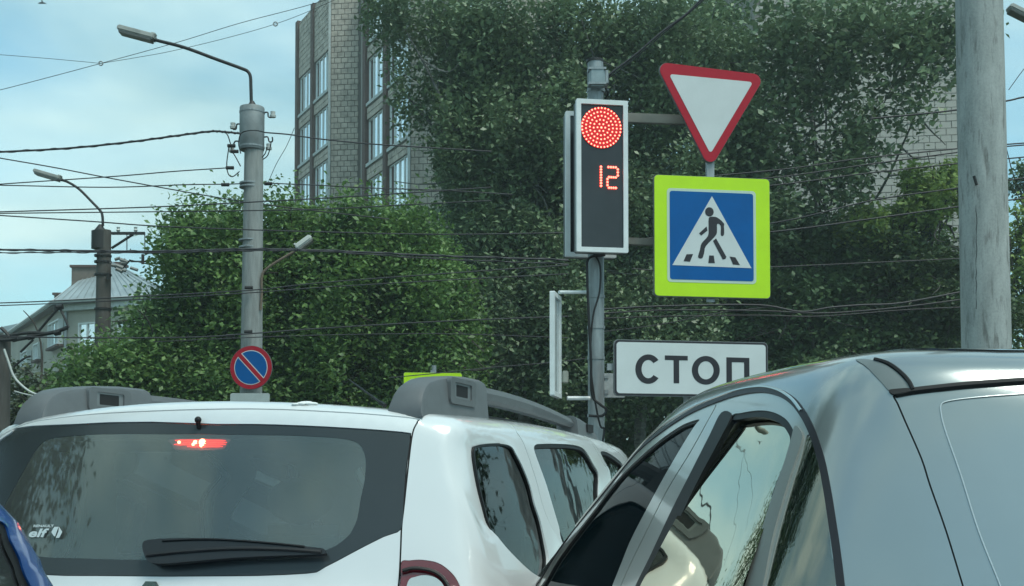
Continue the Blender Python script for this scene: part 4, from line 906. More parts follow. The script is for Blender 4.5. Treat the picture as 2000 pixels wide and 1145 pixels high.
def patch(car,name,outer,holes,m,parent,off=0,thick=.0,n=14000,zmin=None,inner_m=None,bump=None,kind=None):
    Q=qpts(car,n)
    if outer is not None:
        lo,hi=outer.min(0),outer.max(0); Q=Q[((Q>lo)&(Q<hi)).all(1)]
        if len(Q)<60:
            g=np.random.default_rng(5); Q=lo+(hi-lo)*g.random((300,2))
        Q=Q[inpoly(Q,outer)]
    for h in holes: Q=Q[~inpoly(Q,h)]
    loops=([outer] if outer is not None else [])+list(holes)
    V=[];E=[]
    for l in loops:
        k=len(V); V+=l.tolist(); E+=[(k+i,k+(i+1)%len(l)) for i in range(len(l))]
    # keep free points a little away from the outlines
    if V and len(Q):
        B=np.array(V); keep=np.ones(len(Q),bool)
        for c0 in range(0,len(Q),2000):
            d=((Q[c0:c0+2000,None]-B[None])**2).sum(2).min(1); keep[c0:c0+2000]=d>(.006)**2*(1+(Q[c0:c0+2000]**2).sum(1)/4)
        Q=Q[keep]
    V+=Q.tolist()
    r=delaunay_2d_cdt([Vector(v) for v in V],E,[],0,1e-7)
    V2=np.array([tuple(v) for v in r[0]]); F=np.array([tuple(f) for f in r[2] if len(f)==3])
    cen=V2[F].mean(1); ok=np.ones(len(F),bool)
    if outer is not None: ok&=inpoly(cen,outer)
    else: ok&=(cen**2).sum(1)<4*47
    for h in holes: ok&=~inpoly(cen,h)
    F=F[ok]; P,N=car.surf(V2)
    if zmin is not None: F=F[(P[F][:,:,2].mean(1)>zmin)]
    if bump is not None: P=P+N*bump(P)[:,None]
    P=P+N*off
    Pw=car.W(P); Nw=car.Wd(N)
    fn=np.cross(Pw[F[:,1]]-Pw[F[:,0]],Pw[F[:,2]]-Pw[F[:,0]]); fl=(fn*Nw[F].mean(1)).sum(1)<0; F[fl]=F[fl][:,::-1]
    used=np.unique(F); mp=-np.ones(len(V2),int); mp[used]=np.arange(len(used)); F=mp[F]; Pw=Pw[used]; Nw=Nw[used]
    if bump is not None:
        A=np.zeros_like(Pw); fn=np.cross(Pw[F[:,1]]-Pw[F[:,0]],Pw[F[:,2]]-Pw[F[:,0]])
        for k in range(3): np.add.at(A,F[:,k],fn)
        Nw=A/np.maximum(np.linalg.norm(A,axis=1)[:,None],1e-12)
    VV=Pw; FF=[tuple(f) for f in F]; NN=Nw
    if thick:
        ed={}
        for f in FF:
            for i in range(3):
                a,b=f[i],f[(i+1)%3]; ed[(a,b)]=1
        bd=[e for e in ed if (e[1],e[0]) not in ed]; bv=sorted({i for e in bd for i in e}); ix={v:i for i,v in enumerate(bv)}
        n0=len(VV); top=VV[bv]; bot=VV[bv]-NN[bv]*thick
        c=np.zeros((len(bv),3))
        for a,b in bd:
            t=VV[b]-VV[a]; s=np.cross(t,NN[a]); s/=max(np.linalg.norm(s),1e-9); c[ix[a]]+=s; c[ix[b]]+=s
        c/=np.maximum(np.linalg.norm(c,axis=1)[:,None],1e-9)
        VV=np.concatenate([VV,top,bot]); NN=np.concatenate([NN,c,c]); nb=len(bv)
        FF+=[(n0+ix[b],n0+ix[a],n0+nb+ix[a],n0+nb+ix[b]) for a,b in bd]
    return meshobj(name,VV,FF,m,parent,smooth=True,normals=NN,kind=kind)
def bead(car,line,r,name,m,parent,off=0,flat_=None,n=6):
    P,N=car.surf(line); P=car.W(P+N*off); b=MB(); b.tube(P,r,n,cap=True); return b.build(name,m,parent,smooth=True)
SOFT=[]
# ---- materials
wp=mat('white_car_paint',(.70,.72,.72),.28,coat=1.0,noise=.04,nscale=3); sp=mat('silver_car_paint',(.31,.34,.34),.18,metal=.55,coat=1.0,noise=.05,nscale=5); bp_=mat('blue_car_paint',(.02,.10,.36),.25,metal=.2,coat=1.0)
frit=mat('tinted_frit',(.035,.042,.045),.22,noise=.2,nscale=2); trimb=mat('black_trim',(.012,.012,.013),.45,spec=.3); greyplastic=mat('grey_plastic',(.115,.125,.13),.5,noise=.12,nscale=20,bump=.05,bscale=400)
cabin=mat('cabin_lining',(.035,.038,.04),.85); seatm=mat('seat_cloth',(.022,.026,.028),.9,noise=.2); seamm=mat('seam_dark',(.008,.008,.009),.7)
rearglass=glass('rear_window_glass',(.82,.88,.86),.075,.03,rtint=(.9,1,.97),dust=.10); sideglass=glass('dark_side_glass',(.10,.12,.12),.0,.03,wavy=.12); dustfilm=None
mirrorfilm=glass('reflective_film_glass',(1,1,1),.64,.015,rtint=(1.0,.93,.74),wavy=.045,base=(.006,.010,.010))
lampred=mat('tail_lamp_red',(.14,.010,.018),.12,coat=1,noise=.2,nscale=14); lampclear=mat('lamp_clear',(.45,.50,.50),.1,coat=1)
def wheels(car,parent,a_list,hw,R=.34):
    for a in a_list:
        for sg in (-1,1):
            c=car.W([[a,sg*hw,R]])[0]; c[2]=R; ax=car.r; tt=np.linspace(0,2*pi,28,endpoint=False); b=MB(); V=[];n=28
            prof=[(-.11,R-.02),(-.09,R),(.09,R),(.11,R-.02),(.11,R-.12),(-.11,R-.12)]
            for (x,r) in prof:
                for t in tt: V.append(c+ax*x+r*(cos(t)*car.f+sin(t)*np.array([0,0,1.])))
            F=[(i*n+k,i*n+(k+1)%n,((i+1)%6)*n+(k+1)%n,((i+1)%6)*n+k) for i in range(6) for k in range(n)]; b.add(V,F); w_=b.build('wheel',black,parent,smooth=True)
            b=MB(); b.tube([c-ax*.09,c+ax*.09],R-.125,20); b.build('rim',steel,w_,smooth=True)
# ================= white SUV
S_=suv
sv=thing('white_suv',tuple(S_.W([[1.2,0,0]])[0]),'white SUV with grey roof rails, rear wiper and lit high brake light','car')
frit_o=L2D(S_,[(-8,868),(20,846),(37,835),(148,828),(371,826),(500,828),(636,833),(747,840),(797,845),(803,850),(800,880),(795,913),(790,980),(786,1032),(750,1049),(710,1069),(636,1108),(598,1121),(450,1126),(260,1126),(78,1123),(10,1094),(-40,1052),(-62,1020),(-50,960),(-25,905)],3)
pane_o=L2D(S_,[(93,857),(148,850),(300,847),(450,848),(600,851),(658,855),(691,861),(706,873),(714,898),(712,935),(704,975),(698,1010),(689,1032),(676,1050),(639,1073),(560,1092),(400,1096),(260,1093),(148,1090),(74,1086),(30,1068),(0,1035),(-2,1010),(15,972),(48,913),(70,876)],3)
tail_o=L2D(S_,[(64,824),(120,815),(250,804),(388,799),(600,801),(720,808),(812,817),(817,824),(810,838),(805,860),(799,910),(791,985),(786,1030),(784,1080),(780,1145),(778,1200),('r',.74,.98),('r',.70,.86),('r',.3,.80),('r',-.3,.80),('r',-.70,.86),('r',-.74,.98),(-78,1120),(-75,1060),(-66,1000),(-40,930),(-10,865),(25,838)],4)
q_win=L2D(S_,[(929,879),(934,871),(960,867),(985,867),(1000,873),(1008,886),(1022,914),(1036,950),(1045,987),(1055,1018),(1063,1055),(1069,1092),(1066,1118),(1058,1127),(1047,1129),(1022,1112),(983,1069),(960,1030),(948,987),(938,945),(931,905)],4)
r_win=L2D(S_,[(1043,874),(1048,868),(1061,867),(1090,867),(1119,869),(1136,874),(1146,884),(1158,905),(1170,930),('s',1.55,1.30),('s',1.60,1.15),('s',1.58,1.11),('s',1.30,1.09),('s',.98,1.09),(1098,1058),(1092,1030),(1084,1003),(1068,949),(1054,910),(1046,888)],4)
f_win=L2D(S_,[(1173,884),(1180,882),(1192,887),(1206,897),(1216,908),('s',2.28,1.37),('s',2.52,1.22),('s',2.62,1.14),('s',2.55,1.11),('s',2.2,1.10),('s',1.80,1.10),('s',1.74,1.13),('s',1.72,1.25),(1190,925),(1180,900)],4)
ws_o=L2D(S_,[('f',-.56,1.50),('f',0,1.53),('f',.56,1.50),('f',.64,1.36),('f',.74,1.14),('f',.68,1.115),('f',0,1.12),('f',-.68,1.115),('f',-.74,1.14),('f',-.64,1.36)],5)
wins_r=[q_win,r_win,f_win]; wins_l=[mirror(S_,w__) for w__ in wins_r]
def door_r(a0t,a0b,a1t,a1b,top): return [*top,('s',a1b,1.10),('s',a1b,.9),('s',a1b-.02,.5),('s',a1b-.15,.42),('s',a0b+.15,.42),('s',a0b,.5),('s',a0b,.9)]
rd_o=L2D(S_,[(993,824),(1020,827),(1060,832),(1100,838),(1136,846),(1147,856),(1158,869),(1177,903),(1190,933),('s',1.70,1.15),('s',1.70,.9),('s',1.68,.45),('s',1.60,.42),('s',1.00,.42),('s',.93,.6),('s',.93,.9),('s',.90,1.10),(1066,1006),(1046,935),(1023,868),(1007,841)],4)
fd_o=L2D(S_,[(1142,849),(1165,858),(1190,872),(1214,889),('s',2.34,1.44),('s',2.60,1.28),('s',2.78,1.14),('s',2.86,1.0),('s',2.86,.5),('s',2.78,.42),('s',1.80,.42),('s',1.72,.5),('s',1.72,.9),('s',1.715,1.16),(1193,932),(1180,903),(1160,867),(1150,856)],4)
lamp_o=L2D(S_,[(783,1099),(800,1095),(825,1094),(855,1100),(878,1116),(893,1136),(903,1165),(908,1200),(900,1250),(860,1285),(800,1290),(782,1280),(779,1200),(781,1140)],4)
drs=[rd_o,fd_o]; drl=[mirror(S_,d_) for d_ in drs]
under=[offs(S_,x,.012) for x in (tail_o,*drs,*drl)]
_cp=S_.px([(867,846),(862,880),(867,915),(888,955),(913,990),(934,1030),(941,1058)]); _cz=_cp[::-1,2]; _ca=_cp[::-1,0]
def sst(x): x=np.clip(x,0,1); return x*x*(3-2*x)
def shoulder(P):
    a,b_,z=P[:,0],P[:,1],P[:,2]; s=np.abs(b_)>.55
    h=.030*np.exp(-((z-1.02)/.16)**2)*np.clip((1.0-a)/1.0,0,1)*np.clip((a+.05)/.25,0,1)   # hip over the rear wheel
    ac=np.interp(z,_cz,_ca); rec=-.013*sst((a-ac)/.035)*sst((z-_cz[0])/.05)*sst((1.515-z)/.03)*sst((.62-a)/.4)
    return (h+rec)*s
body=patch(S_,'body',None,[tail_o,*drs,*drl,q_win,wins_l[0],ws_o,lamp_o],wp,sv,0,.03,n=34000,zmin=None,bump=shoulder)
patch(S_,'seam_channel',offs(S_,tail_o,.02),[offs(S_,tail_o,-.03)],seamm,body,-.009,n=9000)
for d_,w__ in ((rd_o,r_win),(fd_o,f_win),(drl[0],wins_l[1]),(drl[1],wins_l[2])):
    patch(S_,'seam_channel',offs(S_,d_,.02),[offs(S_,d_,-.025)],seamm,body,-.009,n=9000)
tg=patch(S_,'tailgate',offs(S_,tail_o,-.0045),[frit_o],wp,sv,0,.02,n=16000)
patch(S_,'window_band',offs(S_,frit_o,-.003),[pane_o],frit,tg,-.003,.004,n=16000)
patch(S_,'rear_window',offs(S_,pane_o,.001),[],rearglass,tg,-.004,.0,n=12000)
for d_,w__,nm in ((rd_o,r_win,1),(fd_o,f_win,1),(drl[0],wins_l[1],0),(drl[1],wins_l[2],0)):
    dr=patch(S_,'door',offs(S_,d_,-.0035),[w__],wp,sv,0,.03,n=9000)
    patch(S_,'window_seal',offs(S_,w__,.003),[offs(S_,w__,-.013)],trimb,dr,-.004,.012,n=9000)
    patch(S_,'window_glass',offs(S_,w__,-.010),[],sideglass if nm else glass('left_glass',(.7,.78,.76),.04,.03),dr,-.012,n=9000)
for w__ in (q_win,wins_l[0]):
    patch(S_,'window_seal',offs(S_,w__,.002),[offs(S_,w__,-.005)],trimb,body,-.004,.012,n=9000)
    patch(S_,'quarter_window',offs(S_,w__,-.003),[],sideglass if w__ is q_win else glass('left_glass2',(.7,.78,.76),.04,.03),sv,-.010,n=9000)
patch(S_,'windshield',offs(S_,ws_o,.003),[],glass('windshield_glass',(.80,.86,.84),.04,.02),sv,-.006,n=6000)
patch(S_,'cabin_lining',None,[offs(S_,pane_o,.0),q_win,r_win,f_win,*wins_l,ws_o],cabin,sv,-.045,n=7000,zmin=None)
# tail lamp
tl=patch(S_,'tail_lamp',offs(S_,lamp_o,-.002),[],lampred,sv,.004,.02,n=9000,bump=lambda P:.0*P[:,0]+.010*np.exp(-((P[:,2]-1.02)/.10)**2))
lin_o=L2D(S_,[(797,1141),(812,1131),(832,1128),(852,1134),(866,1150),(874,1180),(868,1220),(840,1245),(800,1240),(793,1190)],4)
patch(S_,'reversing_lamp',lin_o,[],lampclear,tl,.022,.006,n=9000)
bead(S_,L2D(S_,[(786,1118),(812,1113),(848,1120),(870,1140),(882,1172)],5,False),.006,'lamp_rib',trimb,tl,.017)
# high brake light behind the glass
bl=L2D(S_,[(323,853),(380,851),(441,852),(437,861),(428,872),(385,874),(338,873),(328,864)],4)
bk=patch(S_,'high_brake_light',bl,[],mat('brake_housing',(.16,.09,.09),.4),sv,-.022,.02,n=9000)
redg=mat('brake_glow',(.6,.02,.02),.4,emis=(1,.03,.015),estr=1.6); redh=mat('brake_led',(.8,.1,.05),.4,emis=(1,.22,.10),estr=9)
b=MB()
def onS(px,py,off): P,N=S_.surf(L2D(S_,[(px,py),(px+1,py)],1,False)); return S_.W(P+N*off)[0]
for (x0,x1,y,r) in ((336,436,856,.0022),(352,438,860,.0028),(334,436,864,.0024),(360,430,868,.0022)):
    P=[onS(x0+(x1-x0)*k/8,y+.0*k,-.017) for k in range(9)]; b.tube(P,[r*.6]+[r]*7+[r*.5],5)
b.build('glow_bar',redg,bk)
b=MB()
for x,y,r in ((376,860,.007),(390,860,.011),(388,866,.006),(372,864,.005),(344,860,.005)): b.ball(onS(x,y,-.016),r,8,5)
b.build('led',redh,bk,smooth=True)
# washer nozzle
b=MB(); q=onS(389,826,.0); b.tube([q+np.array([0,-.004,-.016]),q+np.array([0,-.012,0]),q+np.array([0,-.014,.01]),q+np.array([0,-.010,.016])],[.007,.0075,.009,.004],10); b.ball(q+np.array([0,-.014,.008]),.011,10,6); b.build('washer_nozzle',trimb,sv,smooth=True)
# wiper
wy=L2D(S_,[(291,1071),(297,1063),(320,1060),(380,1058),(460,1060),(540,1067),(600,1074),(634,1078),(639,1084),(634,1089),(560,1092),(460,1097),(380,1104),(325,1108),(302,1103),(293,1086)],4)
wpm=patch(S_,'wiper',wy,[],mat('wiper_black',(.014,.014,.016),.35),sv,.034,.022,n=9000,bump=lambda P:.008*np.sin(P[:,1]*30)*0)
bead(S_,L2D(S_,[(300,1092),(380,1084),(460,1079),(560,1080),(632,1085)],5,False),.006,'wiper_blade',black,wpm,.036)
bead(S_,L2D(S_,[(330,1064),(420,1061),(520,1067),(600,1075)],5,False),.0035,'wiper_ridge',trimb,wpm,.036)
# badge tip
b=MB(); q=onS(298,1143,.004); n_=S_.Wd([[-1,0,.1]])[0]; n_/=np.linalg.norm(n_); u_=S_.Wd([[0,1,0]])[0]; w_=np.cross(u_,n_); w_=w_ if w_[2]>0 else -w_
b.ring([(-.045,-.03),(0,-.09),(.045,-.03),(.014,.009),(-.014,.009)],[(-.022,-.03),(0,-.06),(.022,-.03),(.008,-.006),(-.008,-.006)],q,u_,w_,n_,0,.012); b.build('badge',mat('badge_dark_chrome',(.12,.15,.14),.2,metal=.9),tg)
# sticker on the glass
def text_mesh(body,size,shear=0):
    cu=bpy.data.curves.new('t','FONT'); cu.body=body; cu.size=size; cu.shear=shear; cu.offset=size*.03; cu.resolution_u=3
    o=bpy.data.objects.new('t',cu); C.objects.link(o); bpy.context.view_layer.update(); dg=bpy.context.evaluated_depsgraph_get(); me=bpy.data.meshes.new_from_object(o.evaluated_get(dg))
    V=[tuple(v.co) for v in me.vertices]; F=[tuple(p.vertices) for p in me.polygons]; bpy.data.objects.remove(o); return V,F
stk=mat('sticker_white',(.60,.66,.66),.5)
def put_text(body,px,py,wpx,name,parent,shear,tall=1.0):
    V,F=text_mesh(body,1.0,shear); A_=np.array(V); wid=A_[:,0].max()-A_[:,0].min(); o=onS(px,py,.001); e=onS(px+wpx,py,.001); u=(e-o); L=np.linalg.norm(u); u/=L
    up=onS(px,py-12,.001)-o; up/=np.linalg.norm(up); k=L/wid; n_=np.cross(u,up); n_=n_ if n_[1]<0 else -n_
    VV=[o+u*(v[0]-A_[:,0].min())*k+up*v[1]*k*tall+n_*.002 for v in V]; return meshobj(name,VV,F,stk,parent)
def glass_text(body,px,py,wpx,shear,tall=1.0):
    V,F=text_mesh(body,1.0,shear); A_=np.array(V); x0=A_[:,0].min(); k=wpx/(A_[:,0].max()-x0)
    q=np.array([(px+(v[0]-x0)*k,py-v[1]*k*tall) for v in V]); D=car_dom(q); P,N=S_.surf(D); return meshobj('sticker_lettering',S_.W(P+N*.0015),F,stk,tg)
def car_dom(q): return S_.dom(S_.px([tuple(x) for x in q]))
glass_text('elf',57,1049,40,.3,.66); glass_text('RENAULT',66,1030,40,.1,.72)
b=MB(); o=onS(112,1040,.002); e=onS(124,1040,.002)-o; e/=np.linalg.norm(e); up=onS(112,1028,.002)-o; up/=np.linalg.norm(up); n_=np.cross(e,up); n_=n_ if n_[1]<0 else -n_
KS=np.linalg.norm(onS(122,1040,0)-onS(102,1040,0))/20
D_=lambda P:[(x*KS,y*KS) for x,y in P]
b.prism(D_([(-10,0),(-4,8),(4,8),(1,2),(-3,-7),(-5,-6)]),o,e,up,n_,.001,.002); b.prism(D_([(5,8),(11,0),(5,-9),(-1,-9),(4,1)]),o,e,up,n_,.001,.002); b.build('sticker_diamond',stk,tg)
# roof rails
def top(a,b__): return S_.march(R_([[a,b__,2.5]]),R_([0,0,-1.]),0,1.5)[0][2]
for sg,lab in ((1,None),(-1,None)):
    bc=.638*sg
    def sect(a,h0,h1,wb,wt,n=4):
        z=top(a,bc); P=[]
        for (bb,hh,rad) in ((-wb,h0,0),(-wt,h1,1),(wt,h1,1),(wb,h0,0)):
            if rad:
                s_=np.sign(bb)
                seq=[(bb+s_*.004,hh-.022),(bb-s_*.002,hh-.008),(bb-s_*.016,hh)]
                if s_>0: seq=seq[::-1]
                P+=[(bc+x,z+y) for x,y in seq]
            else: P.append((bc+bb,z+hh-.01))
        return [S_.W([[a,x,y]])[0] for x,y in P]
    def loft(secs,name,m,parent):
        b=MB(); n=len(secs[0]); V=[p for s_ in secs for p in s_]; F=[]
        for i in range(len(secs)-1):
            for k in range(n): F.append((i*n+k,i*n+(k+1)%n,(i+1)*n+(k+1)%n,(i+1)*n+k))
        F+=[tuple(range(n-1,-1,-1)),tuple((len(secs)-1)*n+k for k in range(n))]; b.add(V,F)
        o=b.build(name,m,parent)
        bm=bmesh.new(); bm.from_mesh(o.data); bmesh.ops.recalc_face_normals(bm,faces=bm.faces); bm.to_mesh(o.data); bm.free()
        o.data.polygons.foreach_set('use_smooth',[True]*len(o.data.polygons)); o.data.set_sharp_from_angle(angle=radians(34)); return o
    prof=[(.125,.012),(.135,.034),(.155,.058),(.185,.078),(.225,.093),(.30,.105),(.42,.115),(.55,.120),(.70,.119),(.725,.114)]
    _v=0
    rr=loft([sect(a,0,h,.054,.054-.012*min(1,h/.1)) for a,h in prof],'roof_rail_end',greyplastic,sv)
    # recess with its dark opening, both flanks
    for f_ in (1,-1):
        z=top(.47,bc); o=S_.W([[.47,bc+f_*.054,z+.068]])[0]; u=S_.f; w_=np.array([0,0,1.]); n_=S_.r*f_
        b=MB(); b.ring(rrect(-.125,.125,-.045,.04,.018),rrect(-.082,.082,-.026,.026,.008),o,u,w_,n_,-.012,.004); b.build('recess_frame',greyplastic,rr,bevel=.0)
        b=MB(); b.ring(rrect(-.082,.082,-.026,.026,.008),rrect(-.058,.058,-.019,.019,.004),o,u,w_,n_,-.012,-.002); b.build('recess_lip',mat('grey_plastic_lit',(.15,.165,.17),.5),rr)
        b=MB(); b.box(o,u,n_,w_,-.058,.058,-.012,-.004,-.019,.019); b.build('opening',seamm,rr)
    aa=np.linspace(.70,2.02,16); secs=[]
    for a in aa:
        t=(a-.7)/1.32; z=top(a,bc); lift=.060*(1-t*.3); h=.100-.036*t*t
        P=[(-.028,lift),(-.030,h-.02),(-.018,h),(.018,h),(.030,h-.02),(.028,lift),(.018,lift-.012),(-.018,lift-.012)]
        secs.append([S_.W([[a,bc+x,z+y]])[0] for x,y in P])
    loft(secs,'roof_rail',greyplastic,sv)
    secs=[]
    for a in np.linspace(.72,2.0,10):
        z=top(a,bc); secs.append([S_.W([[a,bc+x,z+y]])[0] for x,y in ((-.015,-.006),(-.015,.006),(.015,.006),(.015,-.006))])
    loft(secs,'rail_base',trimb,sv)
    fe=loft([sect(a,0,h,.05,.04) for a,h in ((1.95,.082),(2.05,.079),(2.18,.068),(2.28,.05),(2.36,.026),(2.40,.008))],'roof_rail_end',greyplastic,sv)
    for f_ in (1,-1):
        z=top(2.16,bc); o=S_.W([[2.16,bc+f_*.05,z+.045]])[0]; b=MB(); b.box(o,S_.f,S_.r*f_,(0,0,1),-.06,.05,-.005,.004,-.02,.016); b.build('opening',seamm,fe)
# aerial and roof drip
b=MB(); q0=S_.px([(748,795)])[0]; z=top(1.9,.0); q0=S_.W([[1.9,.22,top(1.9,.22)]])[0]
d0=at(748,790,5.6); b.tube([d0,at(681,741,6.1)],[.006,.003],6); b.tube([at(752,793,5.58),at(744,787,5.62)],.011,8); b.build('aerial',trimb,sv,smooth=True)
b=MB(); g=random.Random(3)
for x,y,r in ((577,786,.014),(588,785,.018),(600,784,.022),(612,785,.016),(594,784,.02),(606,785,.018)): b.ball(onS(x,y+5,.002),r*.6,10,6,(1.5,1.2,.5))
b.build('roof_splash',mat('chalk_white',(.75,.78,.76),.8),sv,smooth=True)
# cabin: seats and wheel
def seat(a,b__,z0,z1,w_,hz=None,nm='seat'):
    s=MB(); secs=[]
    def cor(x,y,z): return S_.W([[x,y,z]])[0]
    P=[(a,b__-w_/2,z0),(a+.14,b__-w_/2,z0),(a+.14,b__+w_/2,z0),(a,b__+w_/2,z0),(a-.05,b__-w_*.42,z1),(a+.05,b__-w_*.42,z1),(a+.05,b__+w_*.42,z1),(a-.05,b__+w_*.42,z1)]
    s.add([cor(*p) for p in P],[(0,3,2,1),(4,5,6,7),(0,1,5,4),(1,2,6,5),(2,3,7,6),(3,0,4,7)]); o=s.build(nm,seatm,sv,bevel=.05)
    if hz:
        s=MB(); P=[cor(a-.03,b__+x,z) for x,z in ((-.05,z1-.02),(-.05,z1+.06))]; s.tube(P,.008,6); P=[cor(a-.03,b__+x,z) for x,z in ((.05,z1-.02),(.05,z1+.06))]; s.tube(P,.008,6)
        s.ball(cor(a-.03,b__,hz),.14,14,10,(1.05,.45,.75)); s.build('headrest',seatm,o,smooth=True)
seat(.62,-.02,.5,1.06,1.25,None,'rear_bench')
for b__ in (-.40,.40): seat(1.55,b__,.45,1.20,.50,1.30)
for b__ in (-.38,.38): 
    s=MB(); s.ball(S_.W([[.56,b__,1.12]])[0],.12,12,8,(1.05,.45,.7)); s.build('headrest',seatm,sv,smooth=True)
s=MB(); s.box(S_.W([[2.55,0,0]])[0],S_.f,S_.r,(0,0,1),-.1,.5,-.78,.78,.7,1.07); s.build('dashboard',cabin,sv,bevel=.04)
s=MB(); s.box(S_.W([[2.28,0,1.46]])[0],S_.f,S_.r,(0,0,1),-.02,.02,-.12,.12,-.035,.035); s.build('inner_mirror',trimb,sv,bevel=.012)
wheels(S_,sv,(.55,3.2),.80)
# ================= cars ahead, seen through the SUV's windows
def car_ahead(x,Y,yaw,paint,label):
    Fh=lambda a,b,z: -lse([-lse([(b-(.80-.40*np.maximum(z-.95,0)))*.92,(-b-(.80-.40*np.maximum(z-.95,0)))*.92,z-(1.50-.05*(b/.6)**2),(-a-.55+1.1*np.maximum(z-.98,0))*.7+.1*b*b,((z-1.46)+(a-1.9)*.6)*.85],.03),-lse([b-.86,-b-.86,z-(1.0-.02*b*b),a-3.6,-a-.75+.12*b*b,.3-z],.04)],.02)
    c_=Car((x,Y),yaw,Fh,(.8,0,.85),(-.85,0,.5)); t=thing('car',tuple(c_.W([[1.2,0,0]])[0]),label,'car','cars waiting ahead of the white SUV')
    rg=L2D(c_,[('r',-.50,1.38),('r',0,1.40),('r',.50,1.38),('r',.64,1.08),('r',.6,1.04),('r',0,1.03),('r',-.6,1.04),('r',-.64,1.08)],4)
    bd=patch(c_,'body',None,[rg],paint,t,0,.02,n=7000,zmin=None)
    patch(c_,'rear_window',offs(c_,rg,.003),[],sideglass,t,-.006,n=7000)
    for sg in (-1,1): patch(c_,'tail_lamp',L2D(c_,[('r',sg*.80,.92),('r',sg*.55,.93),('r',sg*.56,.78),('r',sg*.80,.76)],4,smooth=False),[],lampred,t,.004,.01,n=7000)
    patch(c_,'number_plate',L2D(c_,[('r',-.25,.72),('r',.25,.72),('r',.25,.60),('r',-.25,.60)],4,smooth=False),[],stk,t,.004,.01,n=7000)
    for sd_ in ('s','l'): patch(c_,'side_window',L2D(c_,[(sd_,.15,1.34),(sd_,.6,1.40),(sd_,1.5,1.40),(sd_,2.3,1.10),(sd_,1.2,1.02),(sd_,0,1.03)],4),[],sideglass,t,.003,.004,n=7000)
    wheels(c_,t,(0,2.7),.74,.31)
# ================= silver car
T_=sil
sl=thing('silver_car',tuple(T_.W([[1.2,0,0]])[0]),'silver car close up at the right with mirror dark rear door window','car')
fw_o=L2D(T_,[(1365,819),(1345,824),(1324,834),(1284,862),(1235,905),(1202,940),(1160,995),(1121,1045),(1085,1095),(1055,1145),('l',2.18,.93),('l',1.8,.91),('l',1.25,.91),(1180,1180),(1196,1140),(1214,1095),(1235,1045),(1284,952),(1324,882),(1355,832)],4)
rw_o=L2D(T_,[(1426,813),(1446,806),(1479,801),(1507,804),(1531,816),(1545,834),(1549,850),(1544,872),(1534,905),(1519,944),(1503,990),(1487,1041),(1474,1090),(1458,1145),(1444,1200),('l',.24,.94),('l',.60,.93),('l',1.0,.93),(1245,1190),(1267,1145),(1292,1085),(1324,1011),(1360,935),(1400,860)],4)
qw_o=L2D(T_,[(1572,856),(1578,848),(1583,852),(1590,880),(1601,920),(1610,965),(1618,1028),(1625,1088),(1631,1145),('l',.09,.98),('l',.14,.95),('l',.20,.95),(1485,1180),(1495,1145),(1515,1060),(1532,995),(1548,940),(1562,895)],4)
gask=[(1010,1215),(1048,1141),(1085,1083),(1121,1031),(1182,958),(1235,892),(1284,847),(1345,806),(1405,780),(1446,767),(1487,761),(1519,766),(1548,783),(1568,808),(1582,834),(1594,865),(1606,907),(1617,965),(1627,1030),(1635,1086),(1642,1145),(1650,1220)]
dr_o=L2D(T_,[*gask[1:],('l',.05,.95),('l',.06,.8),('l',.30,.55),('l',.5,.42),('l',2.1,.42),('l',2.3,.55),('l',2.35,.85)],3)
split=[(1397,790),(1393,800),(1372,838),(1345,886),(1300,960),(1255,1050),(1228,1105),(1211,1145),(1196,1190)]
gap=[(1716,700),(1728,735),(1743,768),(1767,825),(1798,896),(1815,949),(1846,1037),(1879,1142),(1896,1200)]
tl_o=L2D(T_,[(1745,771),(1780,764),(1830,758),(1877,752),(1940,747),(2000,743),(2070,741),('r',.0,1.60),('r',.45,1.585),('r',.60,1.50),('r',.70,1.2),('r',.72,.95),('r',.66,.72),('r',0,.70),('r',-.68,.72),(1905,1230),(1879,1145),(1846,1037),(1815,949),(1798,896),(1767,825),(1752,790)],4)
ws2=L2D(T_,[('f',-.55,1.50),('f',0,1.53),('f',.55,1.50),('f',.64,1.36),('f',.78,1.08),('f',0,1.07),('f',-.78,1.08),('f',-.64,1.36)],5)
rw_m=[mirror(T_,x) for x in (fw_o,rw_o,qw_o)]
split2=strip(T_,L2D(T_,split,4,False),.007)
body2=patch(T_,'body',None,[dr_o,tl_o,ws2,*rw_m],sp,sl,0,.03,n=34000,zmin=None)
# doors: front and rear share the seam at the pillar
dch=offs(T_,dr_o,-.006)
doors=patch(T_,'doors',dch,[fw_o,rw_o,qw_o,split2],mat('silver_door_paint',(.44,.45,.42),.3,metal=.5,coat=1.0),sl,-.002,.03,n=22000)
patch(T_,'seam_channel',offs(T_,dr_o,.02),[offs(T_,dr_o,-.03)],trimb,body2,-.007,n=12000)
patch(T_,'seam_channel',strip(T_,L2D(T_,split,4,False),.03),[],seamm,doors,-.012,n=9000)
patch(T_,'door_gasket',strip(T_,L2D(T_,gask,4,False),.016),[],mat('gasket_black',(.012,.010,.014),.45),body2,.001,.01,n=9000)
bead(T_,L2D(T_,[(x-3,y-5) for x,y in gask[3:14]],4,False),.0035,'chrome_edge',mat('chrome_edge',(.6,.62,.6),.15,metal=1),body2,.001)
patch(T_,'window_seal',offs(T_,rw_o,.004),[offs(T_,rw_o,-.016)],trimb,doors,-.005,.01,n=12000)
patch(T_,'rear_door_window',offs(T_,rw_o,.008),[],mirrorfilm,sl,-.004,n=12000,bump=tilt_out)
bpil=L2D(T_,[(1409,806),(1428,812),(1404,862),(1364,937),(1328,1012),(1296,1087),(1271,1145),(1250,1200),(1220,1200),(1241,1145),(1268,1090),(1310,1000),(1348,925),(1386,850)],4)
patch(T_,'pillar_trim',bpil,[],trimb,sl,.0005,.004,n=12000)
